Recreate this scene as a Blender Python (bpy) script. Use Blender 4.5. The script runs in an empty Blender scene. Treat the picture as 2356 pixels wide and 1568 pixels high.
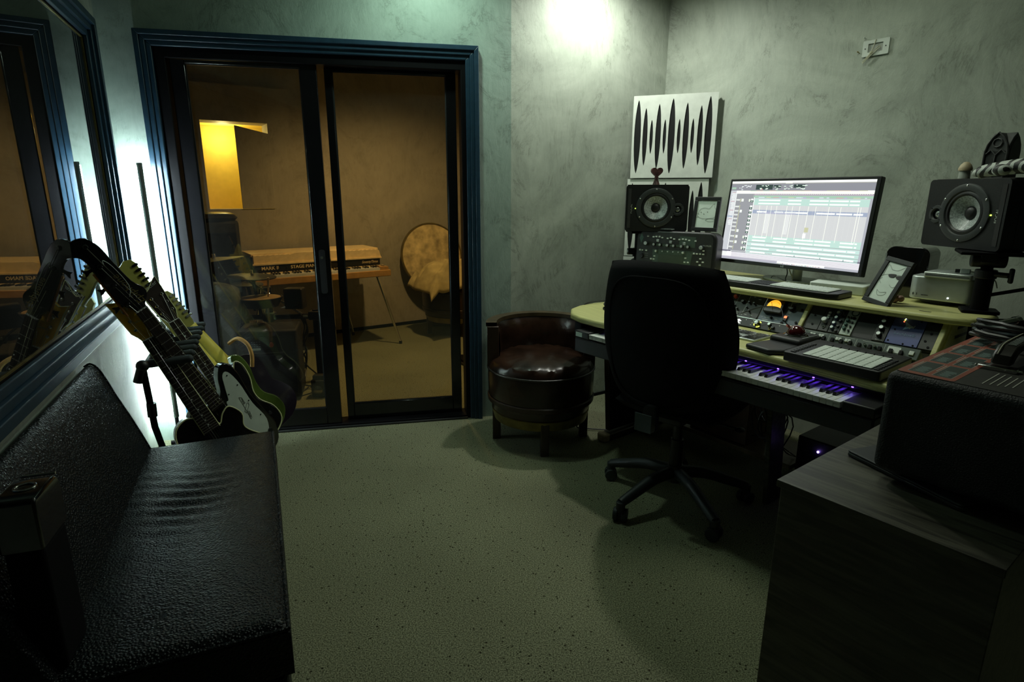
import bpy, bmesh, math, random
from math import sin, cos, pi, radians, sqrt
from mathutils import Vector, Matrix
S = bpy.context.scene; COL = S.collection
random.seed(7)
# ------------------------------------------------------------------ camera, world, lights, exposure
cam = bpy.data.objects.new('camera', bpy.data.cameras.new('camera')); COL.objects.link(cam)
RT = Vector((1, .00049, .00193)); FW = Vector((0, .96931, -.24584)); UP = RT.cross(FW).normalized()
cam.matrix_world = Matrix(((RT.x, UP.x, -FW.x, 0), (RT.y, UP.y, -FW.y, 0), (RT.z, UP.z, -FW.z, 1.45), (0, 0, 0, 1)))
cam.data.sensor_width = 36; cam.data.lens = 20.557; cam.data.clip_start = .02
S.camera = cam
w = bpy.data.worlds.new('night'); S.world = w; w.use_nodes = True
w.node_tree.nodes['Background'].inputs[0].default_value = (.5, .6, .6, 1); w.node_tree.nodes['Background'].inputs[1].default_value = 0
S.view_settings.view_transform = 'Standard'; S.view_settings.look = 'None'
S.view_settings.exposure = 0; S.view_settings.gamma = 1; S.view_settings.use_curve_mapping = False

def lamp(kind, name, loc, to, power, color, size=.1, angle=None, blend=.6, size_y=None):
    l = bpy.data.lights.new(name, kind); o = bpy.data.objects.new(name, l); COL.objects.link(o)
    o.location = loc; l.energy = power; l.color = color
    if kind == 'AREA':
        l.size = size
        if size_y: l.shape = 'RECTANGLE'; l.size_y = size_y
    else: l.shadow_soft_size = size
    if angle: l.spot_size = radians(angle); l.spot_blend = blend
    d = Vector(to) - Vector(loc); o.rotation_euler = d.to_track_quat('-Z', 'Y').to_euler()
    return o
# ceiling lamps of the control room, plus an added fill over the desk
lamp('SPOT', 'ceiling_spot_corner', (.60, 3.68, 2.80), (.66, 3.90, 0), 70, (.97, 1, .90), .05, 160, .9)
lamp('SPOT', 'desk_fill_spot', (1.08, 2.52, 2.82), (1.50, 3.0, 0), 40, (.90, 1, .80), .30, 165, 1)  # added fill that brightens desk, rack and right wall; not a known fixture
lamp('SPOT', 'ceiling_spot_door', (-.40, 3.18, 2.82), (-.42, 3.30, 0), 30, (.72, 1, .80), .06, 165, .9)
# lamps of the room beyond the sliding door
lamp('SPOT', 'far_room_lamp', (-.75, 5.0, 2.62), (-.9, 5.5, 0), 88, (1, .66, .24), .06, 140, .9)
lamp('SPOT', 'far_room_door_lamp', (-.40, 4.60, 2.5), (-.62, 4.45, 0), 20, (1, .68, .26), .05, 75, .7)

# ------------------------------------------------------------------ materials
MATS = {}
def nodes(m):
    m.use_nodes = True; nt = m.node_tree; return nt, nt.nodes, nt.links, nt.nodes['Principled BSDF']
def mat(name, col, rough=.5, metal=0, noise=0, scale=20, bump=0, bscale=None, emit=0, ecol=None, coat=0, spec=None, stretch=None, bdist=.004):
    if name in MATS: return MATS[name]
    m = bpy.data.materials.new(name); nt, N, L, P = nodes(m)
    P.inputs['Base Color'].default_value = (*col, 1); P.inputs['Roughness'].default_value = rough; P.inputs['Metallic'].default_value = metal
    if coat: P.inputs['Coat Weight'].default_value = coat; P.inputs['Coat Roughness'].default_value = .06
    if spec is not None: P.inputs['Specular IOR Level'].default_value = spec
    if emit: P.inputs['Emission Color'].default_value = (*(ecol or col), 1); P.inputs['Emission Strength'].default_value = emit
    tc = N.new('ShaderNodeTexCoord'); src = tc.outputs['Object']
    if stretch:
        mp = N.new('ShaderNodeMapping'); mp.inputs['Scale'].default_value = stretch; L.new(src, mp.inputs[0]); src = mp.outputs[0]
    nz = N.new('ShaderNodeTexNoise'); nz.inputs['Scale'].default_value = scale; nz.inputs['Detail'].default_value = 6; L.new(src, nz.inputs['Vector'])
    k = noise or .06
    mr = N.new('ShaderNodeMapRange'); mr.inputs[1].default_value = .33; mr.inputs[2].default_value = .67; L.new(nz.outputs['Fac'], mr.inputs[0])
    mx = N.new('ShaderNodeMix'); mx.data_type = 'RGBA'
    mx.inputs[6].default_value = (*[c*(1-k) for c in col], 1); mx.inputs[7].default_value = (*[min(1, c*(1+k)) for c in col], 1)
    L.new(mr.outputs[0], mx.inputs[0]); L.new(mx.outputs[2], P.inputs['Base Color'])
    if bump:
        nb = N.new('ShaderNodeTexNoise'); nb.inputs['Scale'].default_value = bscale or scale*3; nb.inputs['Detail'].default_value = 4; L.new(src, nb.inputs['Vector'])
        bp = N.new('ShaderNodeBump'); bp.inputs['Strength'].default_value = bump; bp.inputs['Distance'].default_value = bdist
        L.new(nb.outputs['Fac'], bp.inputs['Height']); L.new(bp.outputs[0], P.inputs['Normal'])
    MATS[name] = m; return m

def plaster(name, c0, c1, dark=.6):
    m = bpy.data.materials.new(name); nt, N, L, P = nodes(m); P.inputs['Roughness'].default_value = .62
    tc = N.new('ShaderNodeTexCoord')
    def nz(scale, det, dist, rough=.6, st=None):
        n = N.new('ShaderNodeTexNoise'); n.inputs['Scale'].default_value = scale; n.inputs['Detail'].default_value = det
        n.inputs['Distortion'].default_value = dist; n.inputs['Roughness'].default_value = rough
        if st:
            mp = N.new('ShaderNodeMapping'); mp.inputs['Scale'].default_value = st; mp.inputs['Rotation'].default_value = (.2, .5, .1)
            L.new(tc.outputs['Object'], mp.inputs[0]); L.new(mp.outputs[0], n.inputs['Vector'])
        else: L.new(tc.outputs['Object'], n.inputs['Vector'])
        return n
    a = nz(1.1, 9, 1.6, .62); b = nz(2.0, 12, 4.2, .72, (1, 1, .55)); c = nz(22, 9, 1.6, .75, (1, 1, .3)); e = nz(1.5, 7, 3.5, .6)
    r = N.new('ShaderNodeValToRGB'); r.color_ramp.elements[0].position = .34; r.color_ramp.elements[1].position = .68
    r.color_ramp.elements[0].color = (*c0, 1); r.color_ramp.elements[1].color = (*c1, 1); L.new(a.outputs['Fac'], r.inputs[0])
    # trowel marks: thin dark bands where a distorted noise crosses its mean
    mr = N.new('ShaderNodeValToRGB'); cr = mr.color_ramp
    cr.elements[0].position = .40; cr.elements[0].color = (1, 1, 1, 1); cr.elements[1].position = .62; cr.elements[1].color = (1, 1, 1, 1)
    k = cr.elements.new(.485); k.color = (.86, .87, .86, 1); k = cr.elements.new(.50); k.color = (dark, dark, dark*.97, 1); k = cr.elements.new(.53); k.color = (.95, .95, .95, 1)
    L.new(b.outputs['Fac'], mr.inputs[0])
    # the marks only show in patches
    pm = N.new('ShaderNodeValToRGB'); pm.color_ramp.elements[0].position = .44; pm.color_ramp.elements[1].position = .62; L.new(e.outputs['Fac'], pm.inputs[0])
    mx = N.new('ShaderNodeMix'); mx.data_type = 'RGBA'; mx.inputs[6].default_value = (1, 1, 1, 1); L.new(pm.outputs[0], mx.inputs[0]); L.new(mr.outputs[0], mx.inputs[7])
    mu = N.new('ShaderNodeMix'); mu.data_type = 'RGBA'; mu.blend_type = 'MULTIPLY'; mu.inputs[0].default_value = 1; L.new(r.outputs[0], mu.inputs[6]); L.new(mx.outputs[2], mu.inputs[7])
    fr = N.new('ShaderNodeValToRGB'); fr.color_ramp.elements[0].position = .3; fr.color_ramp.elements[0].color = (.86, .86, .86, 1); fr.color_ramp.elements[1].position = .6; L.new(c.outputs['Fac'], fr.inputs[0])
    m2 = N.new('ShaderNodeMix'); m2.data_type = 'RGBA'; m2.blend_type = 'MULTIPLY'; m2.inputs[0].default_value = .8; L.new(mu.outputs[2], m2.inputs[6]); L.new(fr.outputs[0], m2.inputs[7])
    L.new(m2.outputs[2], P.inputs['Base Color'])
    ad = N.new('ShaderNodeMath'); ad.operation = 'ADD'; L.new(b.outputs['Fac'], ad.inputs[0]); L.new(c.outputs['Fac'], ad.inputs[1])
    bp = N.new('ShaderNodeBump'); bp.inputs['Strength'].default_value = .35; bp.inputs['Distance'].default_value = .006; L.new(ad.outputs[0], bp.inputs['Height']); L.new(bp.outputs[0], P.inputs['Normal'])
    MATS[name] = m; return m

def carpet():
    m = bpy.data.materials.new('carpet'); nt, N, L, P = nodes(m); P.inputs['Roughness'].default_value = .95; P.inputs['Specular IOR Level'].default_value = .15
    tc = N.new('ShaderNodeTexCoord')
    n1 = N.new('ShaderNodeTexNoise'); n1.inputs['Scale'].default_value = 210; n1.inputs['Detail'].default_value = 3; L.new(tc.outputs['Object'], n1.inputs[0])
    n2 = N.new('ShaderNodeTexNoise'); n2.inputs['Scale'].default_value = 1.6; n2.inputs['Detail'].default_value = 5; L.new(tc.outputs['Object'], n2.inputs[0])
    v = N.new('ShaderNodeTexVoronoi'); v.inputs['Scale'].default_value = 34; v.inputs['Randomness'].default_value = 1; L.new(tc.outputs['Object'], v.inputs['Vector'])
    r = N.new('ShaderNodeValToRGB'); r.color_ramp.elements[0].position = .35; r.color_ramp.elements[0].color = (.075, .080, .045, 1)
    r.color_ramp.elements[1].position = .66; r.color_ramp.elements[1].color = (.36, .37, .235, 1); L.new(n1.outputs['Fac'], r.inputs[0])
    s = N.new('ShaderNodeValToRGB'); s.color_ramp.elements[0].position = .09; s.color_ramp.elements[0].color = (.16, .15, .11, 1); s.color_ramp.elements[1].position = .17; s.color_ramp.elements[1].color = (1, 1, 1, 1); L.new(v.outputs['Distance'], s.inputs[0])
    mu = N.new('ShaderNodeMix'); mu.data_type = 'RGBA'; mu.blend_type = 'MULTIPLY'; mu.inputs[0].default_value = 1; L.new(r.outputs[0], mu.inputs[6]); L.new(s.outputs[0], mu.inputs[7])
    l = N.new('ShaderNodeValToRGB'); l.color_ramp.elements[0].position = .3; l.color_ramp.elements[0].color = (.78, .78, .78, 1); l.color_ramp.elements[1].position = .7; L.new(n2.outputs['Fac'], l.inputs[0])
    m2 = N.new('ShaderNodeMix'); m2.data_type = 'RGBA'; m2.blend_type = 'MULTIPLY'; m2.inputs[0].default_value = 1; L.new(mu.outputs[2], m2.inputs[6]); L.new(l.outputs[0], m2.inputs[7])
    L.new(m2.outputs[2], P.inputs['Base Color'])
    bp = N.new('ShaderNodeBump'); bp.inputs['Strength'].default_value = .7; bp.inputs['Distance'].default_value = .004; L.new(n1.outputs['Fac'], bp.inputs['Height']); L.new(bp.outputs[0], P.inputs['Normal'])
    return m

def glass(name, ior=1.5, tint=(1, 1, 1), boost=0):
    m = bpy.data.materials.new(name); m.use_nodes = True; N = m.node_tree.nodes; L = m.node_tree.links
    for n in list(N): N.remove(n)
    o = N.new('ShaderNodeOutputMaterial'); t = N.new('ShaderNodeBsdfTransparent'); t.inputs[0].default_value = (*tint, 1)
    g = N.new('ShaderNodeBsdfGlossy'); g.inputs['Roughness'].default_value = .004; f = N.new('ShaderNodeFresnel'); f.inputs[0].default_value = ior
    nz = N.new('ShaderNodeTexNoise'); nz.inputs['Scale'].default_value = 3; nz.inputs['Detail'].default_value = 5
    ad = N.new('ShaderNodeMath'); ad.operation = 'MULTIPLY_ADD'; ad.inputs[1].default_value = 1.9; ad.inputs[2].default_value = boost; ad.use_clamp = True
    L.new(f.outputs[0], ad.inputs[0]); mx = N.new('ShaderNodeMixShader'); L.new(ad.outputs[0], mx.inputs[0]); L.new(t.outputs[0], mx.inputs[1]); L.new(g.outputs[0], mx.inputs[2])
    d = N.new('ShaderNodeBsdfDiffuse'); d.inputs[0].default_value = (.6, .6, .55, 1); m2 = N.new('ShaderNodeMixShader')
    sm = N.new('ShaderNodeMath'); sm.operation = 'MULTIPLY'; sm.inputs[1].default_value = .02; L.new(nz.outputs['Fac'], sm.inputs[0]); L.new(sm.outputs[0], m2.inputs[0]); L.new(mx.outputs[0], m2.inputs[1]); L.new(d.outputs[0], m2.inputs[2])
    L.new(m2.outputs[0], o.inputs[0]); return m

def vcol(name, emit=0, rough=.5):
    if name in MATS: return MATS[name]
    m = bpy.data.materials.new(name); nt, N, L, P = nodes(m); a = N.new('ShaderNodeAttribute'); a.attribute_name = 'Col'
    L.new(a.outputs['Color'], P.inputs['Base Color']); P.inputs['Roughness'].default_value = rough
    if emit:
        P.inputs['Base Color'].default_value = (0, 0, 0, 1); L.remove(P.inputs['Base Color'].links[0]); L.new(a.outputs['Color'], P.inputs['Emission Color']); P.inputs['Emission Strength'].default_value = emit
    MATS[name] = m; return m

PL = plaster('grey_green_plaster', (.28, .32, .265), (.46, .51, .43))
PL2 = plaster('green_plaster', (.30, .38, .335), (.43, .52, .46))
PLW = plaster('brown_plaster', (.36, .33, .27), (.46, .42, .34), .75)
CARP = carpet()
def M(n): return MATS[n]
mat('blue_paint', (.013, .040, .070), .38, noise=.12, scale=30)
mat('black_metal', (.005, .005, .006), .5, spec=.08)
mat('black_leaf', (.006, .006, .007), .13)
mat('black_plastic', (.0065, .007, .0075), .45, bump=.1, bscale=300)
mat('dark_plastic', (.017, .018, .019), .5)
mat('black_gloss', (.006, .006, .006), .07, coat=1)
mat('rubber_foam', (.025, .032, .034), .7, bump=.3, bscale=500)
mat('chrome', (.8, .8, .8), .12, 1)
mat('silver', (.55, .60, .58), .38, .6)
mat('white_plastic', (.62, .68, .62), .4)
mat('white_panel', (.66, .71, .64), .5)
mat('white_key', (.72, .74, .72), .25)
mat('black_key', (.01, .01, .011), .22)
mat('gold_paint', (.75, .62, .10), .30, noise=.2, scale=9, coat=.4)
mat('amber_face', (.85, .46, .03), .3, noise=.25, scale=14, coat=.5)
mat('olive_gloss', (.26, .25, .055), .22, noise=.15, scale=8, coat=.6)
mat('cream_paint', (.52, .50, .30), .3, noise=.1)
mat('binding', (.66, .66, .36), .35)
mat('rosewood', (.018, .010, .007), .42, noise=.3, scale=40)
mat('fret', (.6, .58, .5), .3, .9)
mat('amber_maple', (.42, .16, .03), .3)
mat('pickguard', (.55, .62, .54), .4)
mat('green_burst', (.07, .11, .02), .15, noise=.5, scale=4, coat=1)
mat('purple_black', (.012, .008, .014), .12, coat=1)
mat('birch', (.50, .49, .20), .42, noise=.12, scale=9, stretch=(1, 10, 10), bump=.05)
mat('birch_edge', (.36, .36, .15), .5, noise=.35, scale=60, stretch=(.3, .3, 14))
mat('dark_oak', (.062, .060, .043), .42, noise=.6, scale=4.5, stretch=(1.0, 9, 9), bump=.12, bscale=60)
MATS['dark_oak'].node_tree.nodes['Noise Texture'].inputs['Distortion'].default_value = 1.2
def pebbled(name, col, rough, scale, spec):
    m = mat(name, col, rough, noise=.15, spec=spec); nt = m.node_tree; N = nt.nodes; L = nt.links; P = N['Principled BSDF']; tc = N.new('ShaderNodeTexCoord')
    v = N.new('ShaderNodeTexVoronoi'); v.feature = 'SMOOTH_F1'; v.inputs['Scale'].default_value = scale; v.inputs['Smoothness'].default_value = .3; L.new(tc.outputs['Object'], v.inputs['Vector'])
    r_ = N.new('ShaderNodeValToRGB'); r_.color_ramp.elements[0].position = .0; r_.color_ramp.elements[0].color = (1, 1, 1, 1); r_.color_ramp.elements[1].position = .62; r_.color_ramp.elements[1].color = (0, 0, 0, 1); L.new(v.outputs['Distance'], r_.inputs[0])
    n = N.new('ShaderNodeTexNoise'); n.inputs['Scale'].default_value = 14; n.inputs['Detail'].default_value = 4; L.new(tc.outputs['Object'], n.inputs[0])
    mu = N.new('ShaderNodeMath'); mu.operation = 'ADD'; L.new(r_.outputs[0], mu.inputs[0]); L.new(n.outputs['Fac'], mu.inputs[1])
    bp = N.new('ShaderNodeBump'); bp.inputs['Strength'].default_value = .8; bp.inputs['Distance'].default_value = .004; L.new(mu.outputs[0], bp.inputs['Height']); L.new(bp.outputs[0], P.inputs['Normal'])
pebbled('sofa_leather', (.0055, .0078, .009), .42, 150, .22)
mat('brown_leather', (.021, .0095, .0055), .24, noise=.55, scale=7, bump=.25, bscale=22)
mat('barrel_wood', (.028, .013, .007), .38, noise=.35, scale=9, stretch=(1, 1, .2))
mat('brass', (.20, .16, .05), .42, .7, noise=.3, scale=12)
mat('old_wood_rim', (.060, .042, .020), .4, noise=.3, scale=15)
mat('mesh_fabric', (.006, .006, .007), .85, bump=.3, bscale=600, spec=.12)
mat('chair_plastic', (.018, .022, .025), .5, bump=.15, bscale=400)
mat('tag_grey', (.06, .08, .09), .7)
mat('cone', (.30, .34, .33), .38, noise=.5, scale=160)
mat('cone_rim', (.034, .038, .038), .4)
mat('tweeter', (.35, .38, .37), .2, .8)
mat('speaker_top', (.050, .043, .040), .35)
mat('heart_wood', (.075, .030, .028), .4, noise=.7, scale=45, bump=.3)
mat('pale_wood', (.45, .37, .24), .55, noise=.15)
mat('gothic_resin', (.045, .048, .048), .6, noise=.3, scale=30)
mat('kemper_green', (.055, .085, .065), .5)
mat('lcd', (.040, .058, .040), .6)
mat('blue_grey_face', (.060, .085, .115), .45)
mat('rack_black', (.022, .024, .022), .5, noise=.1)
mat('rack_dark', (.010, .010, .011), .5)
mat('rack_green', (.030, .055, .040), .5)
mat('api_blue', (.045, .065, .24), .4)
mat('api_white', (.45, .52, .45), .45)
mat('knob_green', (.01, .07, .045), .35)
mat('knob_red', (.42, .05, .03), .4)
mat('knob_blue', (.12, .16, .28), .3)
mat('meter_glow', (.95, .45, .03), .4, emit=1.1, ecol=(1, .48, .03))
mat('led_yellow', (.9, .9, .1), .4, emit=4, ecol=(.9, 1, .1))
mat('led_red', (.9, .1, .05), .4, emit=2.5, ecol=(1, .15, .05))
mat('led_green', (.2, .9, .1), .4, emit=3, ecol=(.6, 1, .1))
mat('led_white', (1, 1, 1), .4, emit=3, ecol=(.9, 1, .9))
mat('led_blue', (.2, .1, 1), .4, emit=4, ecol=(.25, .12, 1))
mat('ruby', (.05, .004, .006), .06, coat=1)
mat('orange_print', (.36, .10, .065), .45, noise=.12)
mat('amp_face', (.030, .028, .025), .5, noise=.15)
mat('tolex', (.006, .008, .009), .6, bump=.8, bscale=260)
mat('strap_leather', (.02, .017, .014), .32, noise=.2, bump=.1)
mat('lamp_back', (.13, .15, .13), .45)
mat('lamp_glow', (1, 1, 1), .4, emit=230, ecol=(.80, .97, 1))
mat('cable', (.008, .008, .008), .38)
mat('cord_white', (.5, .5, .36), .6)
mat('paper', (.66, .76, .69), .6)
mat('ink', (.02, .02, .02), .6)
mat('grey_box', (.34, .37, .33), .5)
mat('rhodes_cream', (.88, .68, .38), .5, noise=.1)
mat('rhodes_wood', (.50, .27, .08), .5, noise=.15)
mat('rhodes_black', (.012, .011, .010), .4)
mat('blanket', (.52, .42, .20), .9, noise=.15, scale=14)
mat('stained_board', (.62, .49, .25), .6, noise=.5, scale=9)
mat('yellow_wall', (.80, .62, .12), .6)
mat('drum_head', (.45, .30, .14), .5)
mat('skin_pink', (.40, .25, .17), .5)
mat('tile_dark', (.02, .022, .02), .7, noise=.4, scale=12)
mat('pillow_green', (.10, .11, .065), .8, noise=.3, scale=22)
GL = glass('pane_glass', 1.5, (.96, .97, .96), .0); GLW = glass('window_glass', 1.5, (.9, .94, .93), .14)

# ------------------------------------------------------------------ geometry helpers
class G:
    def __init__(s): s.b = bmesh.new()
    def _xf(s, vs, m): bmesh.ops.transform(s.b, matrix=m, verts=vs)
    def box(s, x0, x1, y0, y1, z0, z1, m=None):
        r = bmesh.ops.create_cube(s.b, size=1)['verts']
        s._xf(r, Matrix.Translation(((x0+x1)/2, (y0+y1)/2, (z0+z1)/2)) @ Matrix.Diagonal((abs(x1-x0), abs(y1-y0), abs(z1-z0), 1)))
        if m: s._xf(r, m)
        return s
    def cyl(s, p0, p1, r, r2=None, n=16, caps=True):
        p0 = Vector(p0); p1 = Vector(p1); d = p1-p0
        q = d.to_track_quat('Z', 'Y').to_matrix().to_4x4()
        v = bmesh.ops.create_cone(s.b, cap_ends=caps, segments=n, radius1=r, radius2=r if r2 is None else r2, depth=d.length)['verts']
        s._xf(v, Matrix.Translation((p0+p1)/2) @ q); return s
    def ball(s, c, r, sc=(1, 1, 1), n=14):
        v = bmesh.ops.create_uvsphere(s.b, u_segments=n, v_segments=max(6, n//2+1), radius=r)['verts']
        s._xf(v, Matrix.Translation(c) @ Matrix.Diagonal((*sc, 1))); return s
    def lathe(s, prof, n=32, c=(0, 0, 0), axis='Z', a0=0, a1=2*pi):
        full = abs(a1-a0-2*pi) < 1e-6; k = n if full else n+1; rings = []
        for i in range(k):
            a = a0+(a1-a0)*i/n; ring = []
            for r, z in prof:
                p = (r*cos(a), r*sin(a), z)
                if axis == 'Y': p = (r*cos(a), z, r*sin(a))
                ring.append(s.b.verts.new((p[0]+c[0], p[1]+c[1], p[2]+c[2])))
            rings.append(ring)
        for i in range(n):
            A = rings[i]; B = rings[(i+1) % k]
            for j in range(len(prof)-1):
                try: s.b.faces.new((A[j], B[j], B[j+1], A[j+1]))
                except ValueError: pass
        bmesh.ops.remove_doubles(s.b, verts=s.b.verts, dist=1e-6); return s
    def tube(s, pts, r, n=7, smooth=0, r1=None):
        P = [Vector(p) for p in pts]
        if smooth:
            Q = []
            for i in range(len(P)-1):
                a = P[max(0, i-1)]; b = P[i]; c = P[i+1]; d = P[min(len(P)-1, i+2)]
                for k in range(smooth):
                    t = k/smooth
                    Q.append(.5*((2*b)+(c-a)*t+(2*a-5*b+4*c-d)*t*t+(3*b-a-3*c+d)*t**3))
            Q.append(P[-1]); P = Q
        rings = []; up = Vector((0, 0, 1)); last = None
        for i, p in enumerate(P):
            t = (P[min(i+1, len(P)-1)]-P[max(i-1, 0)]).normalized()
            if last is None:
                x = t.cross(up)
                if x.length < .1: x = t.cross(Vector((1, 0, 0)))
            else: x = last - t*last.dot(t)
            if x.length < 1e-6: x = t.orthogonal()
            x.normalize(); last = x; y = t.cross(x)
            rr = r if r1 is None else r+(r1-r)*i/max(1, len(P)-1)
            rings.append([s.b.verts.new(p+x*rr*cos(2*pi*k/n)+y*rr*sin(2*pi*k/n)) for k in range(n)])
        for a, b in zip(rings, rings[1:]):
            for k in range(n): s.b.faces.new((a[k], a[(k+1) % n], b[(k+1) % n], b[k]))
        s.b.faces.new(rings[0][::-1]); s.b.faces.new(rings[-1]); return s
    def prism(s, poly, h0, h1, plane='XY', m=None):
        def P(a, b, h): return (a, b, h) if plane == 'XY' else ((a, h, b) if plane == 'XZ' else (h, a, b))
        A = [s.b.verts.new(P(a, b, h0)) for a, b in poly]; B = [s.b.verts.new(P(a, b, h1)) for a, b in poly]
        f = [s.b.faces.new(A[::-1]), s.b.faces.new(B)]
        for i in range(len(poly)): j = (i+1) % len(poly); f.append(s.b.faces.new((A[i], A[j], B[j], B[i])))
        if m: s._xf(A+B, m)
        return s
    def pillow(s, w, h, t, k=.3, nx=22, nz=22, p=6, bend=0, m=None, rip=None):
        """closed cushion in XZ (w x h), thickness t along Y"""
        fr = []; bk = []
        for i in range(nx+1):
            a = []; c = []
            for j in range(nz+1):
                u = -1+2*i/nx; v = -1+2*j/nz
                x = u*sqrt(1-k*v*v*.5)*w/2; z = v*sqrt(1-k*u*u*.5)*h/2
                th = t/2*max(0, (1-abs(u)**p)*(1-abs(v)**p))**.5; y = bend*(x/(w/2))**2
                e = rip(x, z) if rip else 0
                a.append(s.b.verts.new((x, y-th-e*(th > 0), z)))
                c.append(a[-1] if th == 0 else s.b.verts.new((x, y+th, z)))
            fr.append(a); bk.append(c)
        vs = set(v for r in fr+bk for v in r)
        for i in range(nx):
            for j in range(nz):
                for g, o in ((fr, 1), (bk, -1)):
                    q = (g[i][j], g[i+1][j], g[i+1][j+1], g[i][j+1])
                    try: s.b.faces.new(q if o > 0 else q[::-1])
                    except ValueError: pass
        if m: s._xf(list(vs), m)
        return s
    def mesh(s, name, smooth=True):
        bmesh.ops.recalc_face_normals(s.b, faces=s.b.faces)
        me = bpy.data.meshes.new(name); s.b.to_mesh(me); s.b.free()
        if smooth:
            for p in me.polygons: p.use_smooth = True
            me.set_sharp_from_angle(angle=radians(38))
        return me

def obj(name, g, m, parent=None, bevel=0, seg=2, kind=None, label=None, loc=None, rot=None, sub=0, smooth=True):
    me = g.mesh(name, smooth) if isinstance(g, G) else g
    if isinstance(m, str): m = M(m)
    if not me.materials: me.materials.append(m)
    o = bpy.data.objects.new(name, me); COL.objects.link(o)
    if parent is not None: o.parent = parent
    if loc: o.location = loc
    if rot: o.rotation_euler = rot
    if bevel:
        b = o.modifiers.new('bevel', 'BEVEL'); b.width = bevel; b.segments = seg; b.limit_method = 'ANGLE'; b.angle_limit = radians(40)
    if sub: d = o.modifiers.new('sub', 'SUBSURF'); d.levels = sub; d.render_levels = sub
    if kind: o['kind'] = kind
    if label: o['label'] = label
    return o
def tag(o, label, cat, group=None):
    o['label'] = label; o['category'] = cat
    if group: o['group'] = group
    return o
def thing(name, label, cat, loc=(0, 0, 0), rz=0, group=None, rot=None, mw=None):
    o = bpy.data.objects.new(name, None); COL.objects.link(o); o.empty_display_size = .05
    if mw is not None: o.matrix_world = mw
    else: o.location = loc; o.rotation_euler = rot if rot else (0, 0, radians(rz))
    return tag(o, label, cat, group)
def struct(name, g, m, loc=(0, 0, 0), rz=0, bevel=0, parent=None, smooth=True):
    return obj(name, g, m, parent, bevel=bevel, kind='structure' if parent is None else None, loc=loc, rot=(0, 0, radians(rz)), smooth=smooth)
def curve_mesh(cu, name):
    o = bpy.data.objects.new('tmp', cu); COL.objects.link(o); dg = bpy.context.evaluated_depsgraph_get()
    me = bpy.data.meshes.new_from_object(o.evaluated_get(dg)); me.name = name; me.materials.clear()
    bpy.data.objects.remove(o); bpy.data.curves.remove(cu); return me
def text(name, st, size, m, parent, mtx, ext=.0004, bold=0, shear=0, sx=1):
    cu = bpy.data.curves.new(name, 'FONT'); cu.body = st; cu.size = size; cu.extrude = ext; cu.align_x = 'CENTER'; cu.align_y = 'CENTER'; cu.resolution_u = 2; cu.offset = bold; cu.shear = shear
    me = curve_mesh(cu, name); me.transform(Matrix.Diagonal((sx, 1, 1, 1))); me.transform(mtx)
    return obj(name, me, m, parent)
def plate(name, outer, holes, th, m, parent=None, plane='XZ', y=0):
    """flat plate with real cut-outs; outer/holes are (x,z) polygons"""
    cu = bpy.data.curves.new(name, 'CURVE'); cu.dimensions = '2D'; cu.fill_mode = 'BOTH'; cu.extrude = th/2
    for poly in [outer]+holes:
        sp = cu.splines.new('POLY'); sp.points.add(len(poly)-1); sp.use_cyclic_u = True
        for p, (a, b) in zip(sp.points, poly): p.co = (a, b, 0, 1)
    me = curve_mesh(cu, name)
    if plane == 'XZ': me.transform(Matrix.Translation((0, y, 0)) @ Matrix.Rotation(pi/2, 4, 'X'))
    return obj(name, me, m, parent)
XZ = Matrix.Rotation(pi/2, 4, 'X')          # text / flat art in XY turned to face -Y
def on_face(x, z, y): return Matrix.Translation((x, y, z)) @ XZ
def quads(name, qs, m, parent, plane='XZ', y=0, step=.00004):
    """flat coloured print: list of (x0,x1,z0,z1,colour[,slant]) stacked in order"""
    bm = bmesh.new(); lay = bm.loops.layers.float_color.new('Col')
    for i, q in enumerate(qs):
        x0, x1, z0, z1, c = q[:5]; sl = q[5] if len(q) > 5 else 0; h = y-(q[6] if len(q) > 6 else i//40)*step
        P = [(x0, z0), (x1, z0), (x1+sl, z1), (x0+sl, z1)]
        v = [bm.verts.new((a, h, b) if plane == 'XZ' else (a, b, -h)) for a, b in P]
        f = bm.faces.new(v)
        for l in f.loops: l[lay] = (*c, 1)
    me = bpy.data.meshes.new(name); bm.to_mesh(me); bm.free(); return obj(name, me, m, parent)
def rrect(x0, x1, z0, z1, r, n=5, rs=None):
    out = []
    for (cx, cz, a, k) in ((x1, z0, -90, 0), (x1, z1, 0, 1), (x0, z1, 90, 2), (x0, z0, 180, 3)):
        q = rs[k] if rs else r
        ox = cx-q if cx == x1 else cx+q; oz = cz-q if cz == z1 else cz+q
        for i in range(n+1):
            t = radians(a+90*i/n); out.append((ox+q*cos(t), oz+q*sin(t)))
    return out
def copies(root, n_kids=True):
    c = root.copy(); COL.objects.link(c)
    for ch in root.children:
        d = ch.copy(); COL.objects.link(d); d.parent = c
        for gg in ch.children:
            e = gg.copy(); COL.objects.link(e); e.parent = d
    return c
def knob(parent, x, z, r, h, m='black_plastic', y=0, cap=None, name='knob'):
    g = G().cyl((x, y, z), (x, y-h, z), r, r*.86, 14)
    o = obj(name, g, m, parent)
    if cap: obj('knob_cap', G().cyl((x, y-h, z), (x, y-h-.0015, z), r*.78, r*.7, 14), cap, o)
    return o

# =================================================================== ROOM SHELL
WZ = 2.9; AD = 11.85; AM = 32.08; AR = -52.86; AW = 113.14
O1 = Vector((-.008, 3.702, 0)); O2 = Vector((1.063, 4.373, 0)); OL = Vector((-2.117, 3.266, 0))
struct('floor', G().box(-5, 4, -2.5, 9.5, -.1, 0), CARP)
struct('ceiling', G().box(-2.9, 3.3, -2.3, 4.5, WZ, WZ+.1), PL)
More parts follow.
